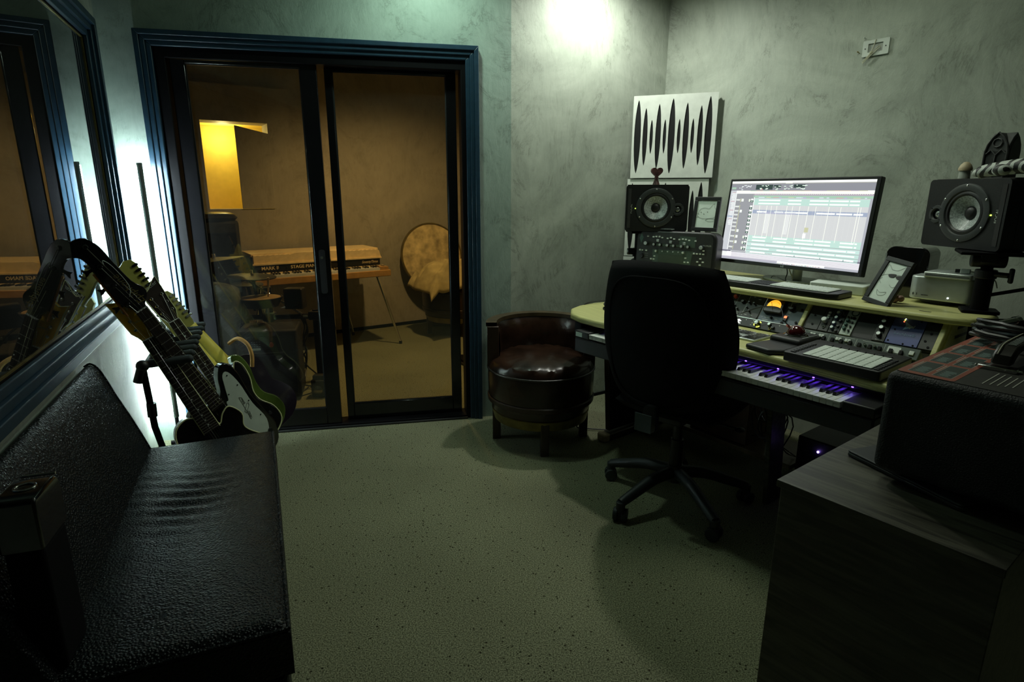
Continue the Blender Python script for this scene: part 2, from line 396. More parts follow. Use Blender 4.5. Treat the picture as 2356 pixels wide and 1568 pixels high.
# wall with the sliding door (local x along the wall, 0 at its right end)
g = G(); g.box(-2.25, -1.94, 0, .14, 0, WZ); g.box(-.235, .0, 0, .14, 0, WZ); g.box(-1.94, -.235, 0, .14, 2.22, WZ)
struct('wall_back', g, PL2, O1, AD, smooth=False)
struct('wall_middle', G().box(0, 1.266, 0, .14, 0, WZ), PL, O1, AM)
struct('wall_right', G().box(0, 5.2, 0, .14, 0, WZ), PL, O2, AR)
g = G(); wu0, wu1, wz0, wz1 = .6, 3.545, .92, 2.19     # window hole; local x = u
OWL = Vector((sin(radians(66.86))*-.663, cos(radians(66.86))*-.663, 0))
g.box(-1.6, 3.9, 0, .16, 0, wz0); g.box(-1.6, 3.9, 0, .16, wz1, WZ); g.box(wu1, 3.9, 0, .16, wz0, wz1); g.box(-1.6, wu0, 0, .16, wz0, wz1)
struct('wall_left', g, PL, OWL, AW, smooth=False)
struct('wall_rear', G().box(-2.5, 4.2, -2.2, -2.06, 0, WZ), PL)
# black baseboard strip along the middle wall
struct('baseboard_middle', G().box(.02, 1.25, -.012, -.001, 0, .02), 'black_metal', O1, AM)
# window surround: three stepped blue mouldings
def stepped(name, x0, x1, z0, z1, ws, ys, loc, rz, bottom=True):
    root = None
    for k, (w_, y_) in enumerate(zip(ws, ys)):
        g = G(); a = sum(ws[:k]); X0, X1, Z1 = x0+a, x1-a, z1-a; Z0 = z0+a if bottom else z0
        def bar(p): g.prism(p, -y_, -.0005, 'XZ')
        bar([(X0, Z1), (X1, Z1), (X1-w_, Z1-w_), (X0+w_, Z1-w_)])
        bar([(X0, Z0), (X0+w_, Z0+(w_ if bottom else 0)), (X0+w_, Z1-w_), (X0, Z1)])
        bar([(X1, Z0), (X1, Z1), (X1-w_, Z1-w_), (X1-w_, Z0+(w_ if bottom else 0))])
        if bottom: bar([(X0, Z0), (X1, Z0), (X1-w_, Z0+w_), (X0+w_, Z0+w_)])
        o = obj('moulding' if root else name, g, 'blue_paint', root, bevel=.003)
        if root is None: root = o; o['kind'] = 'structure'; o.location = loc; o.rotation_euler = (0, 0, radians(rz))
    return root
stepped('trim_1', -1.976, -.197, 0, 2.256, [.026, .024, .024], [.040, .030, .020], O1, AD, bottom=False)
stepped('trim_2', .5, 3.60, .865, 2.246, [.034, .030, .030], [.045, .032, .018], OWL, AW)
# window: black inner frame, two panes
win = bpy.data.objects.new('window_1', None); COL.objects.link(win); win.location = OWL; win.rotation_euler = (0, 0, radians(AW)); win['kind'] = 'structure'
def ring(x0, x1, z0, z1, t, y0, y1):
    return G().box(x0, x1, y0, y1, z1-t, z1).box(x0, x1, y0, y1, z0, z0+t).box(x0, x0+t, y0, y1, z0+t, z1-t).box(x1-t, x1, y0, y1, z0+t, z1-t)
obj('window_frame', ring(wu0, wu1, wz0, wz1, .045, .001, .15), 'black_metal', win, bevel=.002)
obj('rubber_seal', ring(wu0+.045, wu1-.045, wz0+.045, wz1-.045, .006, .0, .0035), 'brass', win)
obj('pane', G().box(wu0+.04, wu1-.04, .004, .006, wz0+.04, wz1-.04), GLW, win)
obj('pane', G().box(wu0+.04, wu1-.04, .098, .100, wz0+.04, wz1-.04), GLW, win)
# dark booth behind the window, lined with square acoustic tiles
g = G(); g.box(-1.0, 4.4, .18, 1.6, -.0, .02); g.box(-1.0, 4.4, 1.6, 1.7, 0, WZ); g.box(4.3, 4.4, .3, 1.6, 0, WZ); g.box(-1.1, -1.0, .18, 1.7, 0, WZ); g.box(-1.0, 4.4, .18, 1.7, WZ, WZ+.1)
struct('wall_booth', g, 'tile_dark', OWL, AW)
tw = thing('acoustic_tile_wall', 'dark wall of square foam tiles dimly seen through the window', 'acoustic tiles', OWL, AW)
tm = None
for i in range(9):
    for j in range(11):
        if tm is None:
            t0 = obj('foam_tile', G().prism([(-.11, -.08), (.11, -.08), (.11, .08), (-.11, .08)], 0, -.03, 'XZ').box(-.09, .09, -.045, -.03, -.06, .06), 'tile_dark', tw); tm = t0.data
        else: t0 = bpy.data.objects.new('foam_tile', tm); COL.objects.link(t0); t0.parent = tw
        t0.location = (1.4+i*.225, 1.598, .75+j*.165)

# sliding door
dr = bpy.data.objects.new('door_1', None); COL.objects.link(dr); dr.location = O1; dr.rotation_euler = (0, 0, radians(AD)); dr['kind'] = 'structure'
g = G(); g.box(-1.938, -1.848, -.004, .13, 0, 2.216); g.box(-.298, -.237, -.004, .13, 0, 2.216); g.box(-1.862, -.29, -.004, .13, 2.13, 2.216); g.box(-1.862, -.29, -.004, .13, 0, .022)
obj('door_frame', g, 'black_metal', dr, bevel=.003)
def door_leaf(x0, x1, y0, y1, z0, z1, sl, sr, label):
    p = obj('sliding_leaf', G().box(x0, x0+sl, y0, y1, z0, z1).box(x1-sr, x1, y0, y1, z0, z1).box(x0+sl, x1-sr, y0, y1, z1-.018, z1).box(x0+sl, x1-sr, y0, y1, z0, z0+.105), 'black_leaf', dr, bevel=.003, label=label)
    obj('glass_pane', G().box(x0+sl-.005, x1-sr+.005, (y0+y1)/2-.003, (y0+y1)/2+.003, z0+.1, z1-.012), GL, p)
    obj('glazing_bead', ring(x0+sl, x1-sr, z0+.105, z1-.018, .006, y0+.006, y0+.014), 'dark_plastic', p)
    return p
a = door_leaf(-1.835, -1.095, .016, .054, .024, 2.128, .072, .088, 'near glass leaf on the left')
door_leaf(-1.06, -.32, .066, .104, .024, 2.128, .042, .058, 'far glass leaf on the right')
obj('pull_handle', G().prism(rrect(-1.158, -1.122, .86, 1.12, .012), .010, .0165, 'XZ'), 'rack_dark', a)
obj('lock_button', G().cyl((-1.14, .012, 1.075), (-1.14, .002, 1.075), .008, n=12), 'chrome', a)
obj('threshold', G().box(-1.862, -.29, -.02, .0, 0, .012), 'dark_plastic', dr, bevel=.002)

# =================================================================== ROOM BEYOND THE DOOR
FWP = Vector((-1.54, 6.247, 0)); AF = 33
# proud wall section on the left with a yellow lit opening
bx0, bx1, oy = -3.2, -.72, -.12
g = G(); z0, z1 = 1.30, 2.055; xo0, xo1 = -1.46, -.91
g = G(); g.box(bx0, xo0, oy, -.002, 0, 2.36); g.box(xo1, bx1, oy, -.002, 0, 2.36); g.box(xo0, xo1, oy, -.002, 0, z0); g.box(xo0, xo1, oy, -.002, z1, 2.36)
struct('wall_far_left', g, PLW, FWP, AF, smooth=False)
g = G(); g.box(-4, xo0, 0, .12, 0, WZ); g.box(xo1, 3.2, 0, .12, 0, WZ); g.box(xo0, xo1, 0, .12, 0, z0); g.box(xo0, xo1, 0, .12, z1, WZ)
struct('wall_far', g, PLW, FWP, AF, smooth=False)
g = G(); g.box(xo0-.3, xo0-.26, .12, .62, z0-.1, z1+.02); g.box(xo1+.26, xo1+.3, .12, .62, z0-.1, z1+.02); g.box(xo0-.3, xo1+.3, .62, .66, z0-.1, z1+.02)
g.box(xo0-.3, xo1+.3, .12, .66, z0-.14, z0-.1); g.box(xo0-.3, xo1+.3, .12, .66, z1+.02, z1+.05)
struct('wall_niche', g, 'yellow_wall', FWP, AF, smooth=False)
struct('ceiling_far', G().box(-4.4, 2.6, 4.2, 9.2, WZ-.05, WZ+.05), PLW)
struct('wall_far_right', G().box(0, 4.5, -.1, 0, 0, WZ), PLW, (.35, 4.1, 0), 88)
struct('wall_far_side', G().box(0, 5, 0, .1, 0, WZ), PLW, (-2.55, 3.75, 0), 120)
fr = Matrix.Translation(FWP) @ Matrix.Rotation(radians(AF), 4, 'Z')
def FR(x, y, z=0): return fr @ Vector((x, y, z))
lamp('POINT', 'niche_bulb', FR(xo0+.25, .40, z1-.10), (0, 0, 0), 5.5, (1, .84, .34), .03)
o = obj('shutter_board', G().prism([(-1.19, 1.302), (-.905, 1.302), (-.905, 1.965), (-1.19, 2.025)], oy-.002, oy-.014, 'XZ'), PLW, loc=FWP, rot=(0, 0, radians(AF)), bevel=.003)
tag(o, 'dark brown board half covering the yellow lit opening', 'board')
# --- stage piano
pr = thing('stage_piano', 'cream topped vintage electric stage piano on splayed metal legs', 'piano', (-1.159, 5.591, 0), 35)
PW = 1.22
obj('key_bed', G().prism([(-PW, 0), (0, 0), (-.012, .0), (-.012, .60), (-PW+.012, .60), (-PW, 0)][:2]+[(0, .60), (-PW, .60)], .675, .735), 'rhodes_wood', pr, bevel=.006)
obj('case', G().prism([(.17, .735), (.60, .735), (.60, .90), (.25, .915), (.20, .86)], -PW+.015, -.035, 'YZ'), 'rhodes_black', pr, bevel=.006)
# lid with a wavy upper edge
pts = [(-PW+.03, .845)]; n = 90
for i in range(n+1):
    x = -PW+.03+i*(PW-.10)/n; q = .006*abs(sin(x*75)) if (x < -.85 or x > -.42) else .012
    pts.append((x, .915+q*(1.2)))
pts += [(-.045, .905), (-.03, .845)]
lid = obj('lid', G().prism(pts, .155, .20, 'XZ').box(-PW+.02, -.045, .19, .58, .905, .93), 'rhodes_cream', pr, bevel=.002)
obj('name_panel', G().box(-PW+.03, -.045, .150, .156, .775, .835), 'rhodes_black', pr)
obj('metal_rail', G().box(-PW+.02, -.03, .140, .158, .835, .848).box(-PW+.02, -.02, .128, .16, .755, .768), 'rhodes_cream', pr)
text('lettering', 'MARK II', .042, 'rhodes_cream', pr, on_face(-PW+.16, .805, .148), bold=.0008)
text('lettering', 'STAGE PIANO', .040, 'rhodes_cream', pr, on_face(-PW+.46, .805, .148), bold=.0008)
text('lettering', 'SeventyThree', .036, 'rhodes_cream', pr, on_face(-.15, .805, .148), shear=.4, sx=.8)
obj('control_knob', G().cyl((-PW+.245, .15, .808), (-PW+.245, .13, .808), .011), 'black_plastic', pr); obj('control_knob', G().cyl((-PW+.335, .15, .806), (-PW+.335, .14, .806), .005).cyl((-PW+.30, .15, .806), (-PW+.30, .14, .806), .005), 'chrome', pr)
k0 = None
for i in range(43):
    if k0 is None: k0 = obj('white_key', G().box(0, .0252, .012, .145, .735, .757), 'white_key', pr); km = k0.data
    else: k0 = bpy.data.objects.new('white_key', km); COL.objects.link(k0); k0.parent = pr
    k0.location = (-PW+.06+i*.0259, 0, 0)
kb = None
for i in range(43):
    if i % 7 in (2, 6): continue
    if kb is None: kb = obj('black_key', G().box(0, .013, .06, .145, .757, .769), 'black_key', pr); km = kb.data
    else: kb = bpy.data.objects.new('black_key', km); COL.objects.link(kb); kb.parent = pr
    kb.location = (-PW+.06+(i+1)*.0259-.0065, 0, 0)
obj('key_block', G().box(-.105, -.02, .01, .15, .735, .765), 'rhodes_wood', pr)
for x0, y0, x1, y1 in ((-.12, .06, .055, -.02), (-.35, .5, -.20, .60), (-PW+.12, .06, -PW-.05, -.02), (-PW+.15, .5, -PW+.05, .60)):
    l = obj('leg', G().cyl((x0, y0, .675), (x1, y1, .02), .012), 'chrome', pr); obj('rubber_foot', G().cyl((x1, y1, 0), (x1, y1, .03), .016), 'black_plastic', l)
# --- round framed board on a stool, blanket, second barrel chair
o = thing('round_board', 'large round stained drum skin with thin metal hoop leaning on the brown wall', 'round board', FR(.70, -.18, .42), AF)
o.rotation_euler = (radians(-11), 0, radians(AF))
obj('skin', G().cyl((0, .008, .355), (0, -.008, .355), .35, n=56), 'stained_board', o)
obj('rest_block', G().box(-.10, .10, -.03, .03, -.42, -.005), 'barrel_wood', o); obj('hoop', G().lathe([(.35, -.018), (.362, -.018), (.362, .018), (.35, .018), (.35, -.018)], 56, (0, 0, .355), 'Y'), 'brass', o)
def barrel(name, label, loc, rz, R=.315, back=True, sc=1):
    t = thing(name, label, 'stool', loc, rz)
    obj('barrel_side', G().lathe([(R*.86, .175), (R*.93, .22), (R*.99, .31), (R, .40), (R*.995, .455), (R*.95, .47), (0, .47)], 40), 'brown_leather' if back else 'barrel_wood', t)
    obj('lower_band', G().lathe([(R*.80, .150), (R*.885, .150), (R*.93, .205), (R*.90, .21), (0, .2)], 40), 'brass', t)
    obj('raised_band', G().lathe([(R*.985, .262), (R*1.005, .266), (R*1.01, .290), (R*.99, .296)], 40), 'barrel_wood', t)
    obj('piping', G().lathe([(R*1.0+.006*cos(a), .457+.006*sin(a)) for a in [i*pi/4 for i in range(9)]], 48), 'strap_leather', t)
    g = G(); prof = [(R*.99, .455), (R*.985, .475), (R*.93, .505), (R*.80, .522), (R*.5, .533), (0, .537)]
    g.lathe(prof, 56)
    for v in g.b.verts:                               # radial creases near the rim
        r = sqrt(v.co.x**2+v.co.y**2); a = math.atan2(v.co.y, v.co.x)
        if r > R*.6: v.co.z += .005*sin(a*23+3*sin(a*5))*min(1, (r/R-.6)/.25)*(1 if r < R*.97 else .2)
    obj('seat_cushion', g, 'brown_leather', t)
    for a in (91, 181, 271, 1):
        x, y = R*.84*cos(radians(a)), R*.84*sin(radians(a))
        obj('leg', G().prism([(-.024, -.024), (.024, -.024), (.024, .024), (-.024, .024)], 0, .2, m=Matrix.Translation((x, y, 0)) @ Matrix.Rotation(radians(a), 4, 'Z')), 'barrel_wood', t, bevel=.004)
    if back:
        a0, a1 = radians(-4), radians(184)
        obj('backrest', G().lathe([(R*.80, .47), (R*.76, .56), (R*.78, .66), (R*.86, .705)], 34, a0=a0, a1=a1), 'brown_leather', t)
        obj('back_shell', G().lathe([(R*.86, .70), (R*.99, .70), (R*1.0, .46), (R*.86, .46), (R*.86, .70)], 34, a0=a0, a1=a1), 'barrel_wood', t)
        obj('top_rim', G().lathe([(R*.83, .700), (R*1.03, .700), (R*1.03, .722), (R*.83, .722), (R*.83, .700)], 34, a0=a0, a1=a1), 'old_wood_rim', t)
        for s in (-1, 1): obj('arm_post', G().box(s*R*.90-.034, s*R*.90+.034, -.035, -.010 if s else 0, .46, .70), 'barrel_wood', t, bevel=.004)
    return t
b2 = barrel('barrel_stool', 'dark barrel stool under the crumpled blanket beyond the glass door', FR(.74, -.60), 20, R=.36, back=False)
bl = None
g = G(); nx, ny = 110, 80
random.seed(5); waves = [(random.uniform(4, 20), random.uniform(-18, 18), random.uniform(0, 6), random.uniform(.008, .021)) for _ in range(14)]
V = []
for i in range(nx+1):
    row = []
    for j in range(ny+1):
        u = i/nx; v = j/ny; x = -.47+.98*u; y = -.38+.60*v
        d = min(u, 1-u, v, 1-v); z = .24*min(1, d*5)**.6*(.65+.5*u)*(1-.25*v)
        h = sum(a*1.5*(1-2*abs(sin(.62*(f*x+k*y)+p+2.4*sin(5*x+6*y+p)+.8*sin(13*x-9*y)))) for f, k, p, a in waves[:8])*.55; z += h*min(1, d*7+.25)
        if v < .12: z -= (.12-v)*.7*(.8+.3*sin(u*9))
        if u < .10: z -= (.10-u)*1.0
        row.append(g.b.verts.new((x+.02*sin(9*v), y+.02*sin(8*u), z)))
    V.append(row)
for i in range(nx):
    for j in range(ny): g.b.faces.new((V[i][j], V[i+1][j], V[i+1][j+1], V[i][j+1]))
o = obj('blanket', g, 'blanket', loc=FR(.74, -.59, .60), rot=(0, 0, radians(AF)))
sm = o.modifiers.new('thick', 'SOLIDIFY'); sm.thickness = .012; tag(o, 'crumpled cream blanket heaped on the dark stool', 'blanket')
# --- drum kit pieces, cabinet and small things at the left of that room
def P3(x, y, z): return Vector((x, y, z))
t = thing('drum_rack', 'black electronic drum rack with pads and clamps beyond the door', 'drum rack', (0, 0, 0))
# local = world coordinates here
obj('cross_bar', G().cyl((-2.02, 4.36, .60), (-1.52, 4.44, .60), .024), 'black_metal', t)
for x, y in ((-1.52, 4.44), (-1.86, 4.40)): obj('upright', G().cyl((x, y, .0), (x, y, .66 if x > -1.6 else .86), .026), 'black_metal', t)
obj('clamp', G().box(-1.565, -1.475, 4.39, 4.49, .57, .65), 'black_plastic', t, bevel=.01); obj('clamp', G().box(-1.90, -1.82, 4.35, 4.45, .56, .64), 'black_plastic', t, bevel=.01)
obj('module_box', G().box(-1.72, -1.58, 4.34, 4.44, .68, .86), 'black_plastic', t, bevel=.01)
obj('size_label', G().box(-1.60, -1.565, 4.387, 4.389, .60, .62), 'paper', t)
c = obj('snare_pad', G().lathe([(0, .735), (.12, .735), (.15, .80), (.155, .812), (.145, .815), (.14, .808), (0, .808)], 36, (-1.84, 4.22, 0)), 'black_plastic', t)
obj('pad_head', G().lathe([(0, .8085), (.139, .8085), (.139, .811), (0, .811)], 36, (-1.84, 4.22, 0)), 'drum_head', c)
for (x, y, z, r, tl) in ((-1.93, 4.32, .975, .17, 4), (-2.16, 4.25, 1.12, .20, -8), (-2.1, 4.6, .86, .12, 3)):
    m = Matrix.Translation((x, y, z)) @ Matrix.Rotation(radians(tl), 4, 'Y')
    g = G().lathe([(0, .02), (.03, .018), (r*.5, .008), (r, -.004), (r, -.012), (0, 0)], 36); g._xf(list(g.b.verts), m); p = obj('cymbal_pad', g, 'black_plastic', t)
    obj('wing_nut', G().cyl((x, y, z), (x, y, z+.05), .01), 'chrome', p)
    obj('pad_stand', G().cyl((x, y, z), (x+.02, y+.05, .6), .012), 'black_metal', t)
obj('boom_arm', G().cyl((-1.98, 4.35, .93), (-1.62, 4.42, .62), .009), 'chrome', t)
obj('foot_bar', G().cyl((-1.52, 4.62, .03), (-1.52, 4.26, .03), .02), 'black_metal', t)
for k in range(4):
    pts = [(-1.6+random.uniform(-.03, .03), 4.38, .62-i*.11+random.uniform(-.02, .02)) if i < 5 else (-1.55+random.uniform(-.05, .22), 4.15+random.uniform(-.15, .1), .012+.02*(k % 2)) for i in range(7)]
    obj('cable', G().tube(pts, .006, 6, 4), 'cable', t)
for i, (a, b) in enumerate((((-1.76, 4.20, .98), (-1.79, 4.24, .815)), ((-1.80, 4.24, .735), (-1.83, 4.3, .40)))):
    o = obj('drumstick' if i == 0 else 'stand_rod', G().cyl(a, b, .008, .006), 'pale_wood', t)
t.scale = (1, 1, .87)
t = thing('instrument_amplifier', 'black combo amplifier with red knob on the floor beyond the door', 'amplifier', (-1.70, 3.94, 0), 14)
t.scale = (.82, 1, 1)
obj('cabinet', G().box(-.24, .24, 0, .30, .02, .52), 'tolex', t, bevel=.015); obj('grille', G().box(-.21, .21, -.006, .004, .06, .34), 'mesh_fabric', t)
obj('control_panel', G().box(-.21, .21, -.006, .004, .37, .48), 'rack_dark', t); knob(t, .03, .42, .018, .015, 'knob_red', -.006, name='red_knob'); obj('badge', G().box(-.14, -.06, -.008, -.004, .385, .40), 'white_plastic', t)
quads('panel_marks', [(-.13+.02*(i % 4), -.118+.02*(i % 4), .41+.016*(i//4), .414+.016*(i//4), (.25, .28, .26)) for i in range(12)]+[(-.14, .12, .362, .365, (.2, .2, .18))], vcol('print'), t, y=-.0075)
t = thing('tower_speaker', 'tall black speaker tower draped in dark cloth beyond the door', 'speaker', FR(-1.47, -.40), AF)
obj('cabinet', G().box(-.17, .17, -.16, .16, 0, 1.22), 'tolex', t, bevel=.03); obj('grille', G().box(-.14, .14, -.17, -.155, .1, 1.12), 'mesh_fabric', t, bevel=.01)
obj('cloth_cap', G().pillow(.36, .36, .09, .4, 14, 14, 4, m=Matrix.Translation((0, 0, 1.24)) @ Matrix.Rotation(pi/2, 4, 'X')), 'strap_leather', t)
o = obj('floor_cushion', G().pillow(.34, .46, .15, .5, 20, 20, 4, rip=lambda x, z: .008*sin(30*x+9*z)*cos(24*z)), 'pillow_green', loc=(-2.09, 4.03, .615), rot=(radians(-14), radians(8), radians(20)))
tag(o, 'olive quilted cushion standing behind the guitars, beyond the glass', 'cushion')
t = thing('cushion_box', 'low black case under the olive cushion beyond the glass', 'case', (-2.24, 4.12, 0), 20)
obj('case_body', G().box(-.22, .22, -.15, .15, 0, .38), 'tolex', t, bevel=.02); obj('latch', G().box(-.03, .03, -.158, -.148, .25, .29), 'chrome', t)
t = thing('kick_pedal', 'small black bass pedal by the threshold with a round disc standing in for a reflection', 'floor lamp', (-1.40, 4.05, 0), 0)
obj('housing', G().box(-.06, .06, -.02, .09, 0, .13), 'black_plastic', t, bevel=.01); obj('lens', G().lathe([(0, -.034), (.026, -.030), (.036, -.02), (.036, -.0)], 24, (-.012, 0, .055), 'Y'), 'tweeter', t); obj('bracket', G().box(-.05, .05, 0, .06, .13, .16), 'black_plastic', t, bevel=.005)  # shiny round disc modelled in place of a reflection, not a lamp lens
o = obj('white_disc', G().cyl((0, 0, 0), (0, -.02, 0), .065, n=36), 'pillow_green', loc=(-1.66, 3.80, .105), rot=(radians(-10), 0, radians(12))); tag(o, 'pale round disc standing behind the door glass beside the guitar body', 'disc')
t = thing('floor_pedal', 'dark shoe-shaped pedal on the carpet at the right edge of the door view', 'pedal', (-.42, 4.95, 0), 30)
obj('base', G().prism([(-.05, -.12), (.05, -.12), (.07, .0), (.05, .14), (-.05, .14), (-.07, 0)], 0, .02), 'black_plastic', t, bevel=.004); obj('footboard', G().box(-.04, .04, -.1, .12, .02, .04), 'black_metal', t, bevel=.004)
o = obj('wall_socket', G().box(-.025, .025, -.01, 0, 0, .05), 'white_plastic', loc=FR(-.3, -.001, .06), rot=(0, 0, radians(AF))); tag(o, 'tiny pale floor socket at the foot of the brown wall under the piano', 'socket')
struct('baseboard_far', G().box(-.7, 2.2, -.012, -.001, 0, .035), 'black_metal', FWP, AF)

# =================================================================== LEFT SIDE: SOFA, GUITARS, LIGHT TUBE
# frame of the window wall: local x = u along the wall (away from camera), local -y = n into the room
def WL(u, n, z=0):       # n measured as in -0.663 at the wall ... 0 in the room
    a = radians(66.86); b = radians(-23.14); return Vector((sin(a)*n+sin(b)*u, cos(a)*n+cos(b)*u, z))
so = thing('sofa', 'black textured leather sofa bench under the window', 'sofa', WL(1.30, -.02, 0), AW)
# local: x along (0..1.30), y toward the wall (0..0.64)
obj('plinth', G().box(.0, 1.29, .015, .60, .03, .31), 'sofa_leather', so, bevel=.02)
g = G(); nx, ny = 90, 44; top = []
for i in range(nx+1):
    r = []
    for j in range(ny+1):
        x = 1.30*i/nx; y = .62*j/ny; z = .45
        e = min(x, 1.30-x, y)
        z -= .022*max(0, 1-e/.035)**2
        q = math.exp(-((x-.80)/.20)**2)*math.exp(-((y-.40)/.24)**2)
        z += .0075*q*sin((x+.10*y+.05*sin(y*9))*95)*(.6+.4*sin(y*17+x*5)) + .004*sin(5*x)*sin(7*y)
        r.append(g.b.verts.new((x, y, z)))
    top.append(r)
for i in range(nx):
    for j in range(ny): g.b.faces.new((top[i][j], top[i+1][j], top[i+1][j+1], top[i][j+1]))
per = [top[i][0] for i in range(nx+1)]+[top[nx][j] for j in range(1, ny+1)]+[top[i][ny] for i in range(nx-1, -1, -1)]+[top[0][j] for j in range(ny-1, 0, -1)]
low = [g.b.verts.new((v.co.x, v.co.y, .31)) for v in per]
for i in range(len(per)): j = (i+1) % len(per); g.b.faces.new((per[i], per[j], low[j], low[i]))
g.b.faces.new(low)
obj('seat_cushion', g, 'sofa_leather', so)
obj('seat_piping', G().tube([(0.004, .004, .436), (1.296, .004, .436)], .005, 8).tube([(1.296, .004, .436), (1.296, .47, .436)], .005, 8).tube([(.004, .004, .436), (.004, .5, .436)], .005, 8), 'sofa_leather', so)
prof = [(.455, .425), (.50, .56), (.545, .68), (.572, .76), (.592, .805), (.612, .822), (.632, .812), (.640, .78), (.642, .60), (.642, .425)]
g = G().prism(prof, .0, 1.27, 'YZ')
bk = obj('backrest', g, 'sofa_leather', so, bevel=.022, seg=4)
obj('end_seam', G().tube([(1.268, a, b) for a, b in prof[:7]], .004, 6, 3), 'sofa_leather', so)
for x in (.06, 1.22):
    for y in (.07, .52): obj('leg', G().cyl((x, y, 0), (x, y, .04), .022), 'black_plastic', so)
t = thing('tall_case', 'tall black bag with glossy lid and round eyelet at the left edge of the sofa', 'bag', WL(1.405, -.495, .452), AW-4)
t.scale = (.9, .9, 1)
obj('lid', G().prism(rrect(-.072, .072, .29, .405, .02, rs=[.006, .03, .012, .006]), -.042, .042, 'XZ'), 'black_gloss', t, bevel=.012, seg=3)
obj('bag_body', G().prism(rrect(-.068, .068, 0, .292, .01), -.038, .038, 'XZ'), 'mesh_fabric', t, bevel=.012, seg=3)
obj('eyelet', G().lathe([(.020+.003*cos(a), .4065+.002*sin(a)) for a in [i*pi/4 for i in range(9)]], 24), 'chrome', t); obj('lid_pin', G().cyl((.070, -.036, .403), (.070, .036, .403), .003), 'chrome', t)
# upright light tube in the corner
LT = Vector((-1.925, 3.145, 0))
t = thing('light_tube', 'slim upright light tube glowing at the wall corner behind the guitars', 'lamp', LT, 0)
dc = Vector((-2.117, 3.266, 0))-LT; dc.normalize(); ra = math.atan2(dc.y, dc.x)
g = G(); n = 14; arc = [(.014*cos(ra+pi/2+pi*i/n), .014*sin(ra+pi/2+pi*i/n)) for i in range(n+1)]
obj('tube_housing', G().prism(arc, .20, 1.595), 'lamp_back', t)
g = G(); arc = [(.0135*cos(ra-pi/2+pi*i/n)+.0005*dc.x, .0135*sin(ra-pi/2+pi*i/n)+.0005*dc.y) for i in range(n+1)]
obj('diffuser', G().prism(arc, .215, 1.58), 'lamp_glow', t)
obj('base', G().cyl((0, 0, 0), (0, 0, .02), .055, n=28).cyl((0, 0, .02), (0, 0, .21), .01), 'black_metal', t)

# guitar rack
gs = thing('guitar_rack', 'black multi-guitar rack with foam covered fingers between sofa and door', 'guitar stand', WL(2.80, -.50, 0), AW)
# local: x along u, -y toward the room (n grows)
obj('top_rail', G().cyl((0.02, 0, .73), (.92, 0, .73), .012), 'black_metal', gs)
for i in range(8):
    x = .045+i*.107
    f = obj('foam_finger', G().cyl((x, .0, .73), (x, -.165, .737), .0155 if i else .018, n=18), 'rubber_foam', gs)
    obj('finger_end', G().ball((x, -.165, .737), .0155 if i else .018, n=14), 'rubber_foam', f)
obj('corner_joint', G().ball((.02, .01, .73), .026).cyl((.02, .01, .73), (.02, .035, .66), .02), 'black_plastic', gs)
for x in (.02, .92):
    obj('post', G().tube([(x, .01, .72), (x, .0, .45), (x, -.06, .10), (x, -.10, .03)], .0135, 12), 'black_metal', gs)
    obj('foot', G().cyl((x, .09, .02), (x, -.44, .02), .013), 'black_metal', gs)
    obj('collar', G().cyl((x, .0, .56), (x, .002, .50), .019), 'black_plastic', gs)
for y in (-.24, -.40): obj('base_rail', G().cyl((.02, y, .075), (.92, y, .075), .012), 'rubber_foam', gs)
for x in (.02, .92):
    for y in (-.24, -.40): obj('rail_bracket', G().cyl((x, y, .02), (x, y, .075), .010), 'black_metal', gs)

def gframe(T, B, phi, flip=False):
    T = Vector(T); B = Vector(B); a = (T-B).normalized(); u = Vector((sin(radians(-23.14)), cos(radians(-23.14)), 0))
    w0 = a.cross(u).cross(a).normalized(); f0 = w0.cross(a)
    w = w0*cos(radians(phi))+f0*sin(radians(phi))
    if flip: w = -w
    y = a.cross(w)
    return Matrix(((w.x, y.x, a.x, B.x), (w.y, y.y, a.y, B.y), (w.z, y.z, a.z, B.z), (0, 0, 0, 1))), (T-B).length
def smooth_poly(P, k=5):
    n = len(P); out = []
    for i in range(n):
        a, b, c, d = [Vector((*P[(i+j-1) % n], 0)) for j in range(4)]
        for q in range(k):
            t = q/k; v = .5*((2*b)+(c-a)*t+(2*a-5*b+4*c-d)*t*t+(3*b-a-3*c+d)*t**3); out.append((v.x, v.y))
    return out
LP = [(0, .0), (.10, .01), (.165, .07), (.175, .15), (.135, .225), (.125, .27), (.145, .33), (.115, .40), (.075, .385), (.045, .345), (.03, .37), (-.03, .44), (-.07, .46), (-.12, .435), (-.145, .37), (-.135, .30), (-.125, .25), (-.155, .19), (-.175, .12), (-.15, .05), (-.08, .005)]
ST = [(0, .0), (.10, .01), (.165, .06), (.165, .14), (.125, .21), (.12, .27), (.145, .34), (.15, .42), (.125, .455), (.09, .41), (.05, .375), (-.03, .375), (-.07, .42), (-.105, .485), (-.145, .46), (-.15, .38), (-.125, .29), (-.125, .22), (-.165, .15), (-.165, .07), (-.10, .01)]
TB = [(-.02, 0), (.12, .03), (.17, .12), (.165, .22), (.155, .34), (.165, .46), (.155, .53), (.115, .545), (.075, .50), (.04, .43), (-.03, .42), (-.07, .45), (-.12, .44), (-.15, .36), (-.14, .25), (-.17, .14), (-.14, .04)]
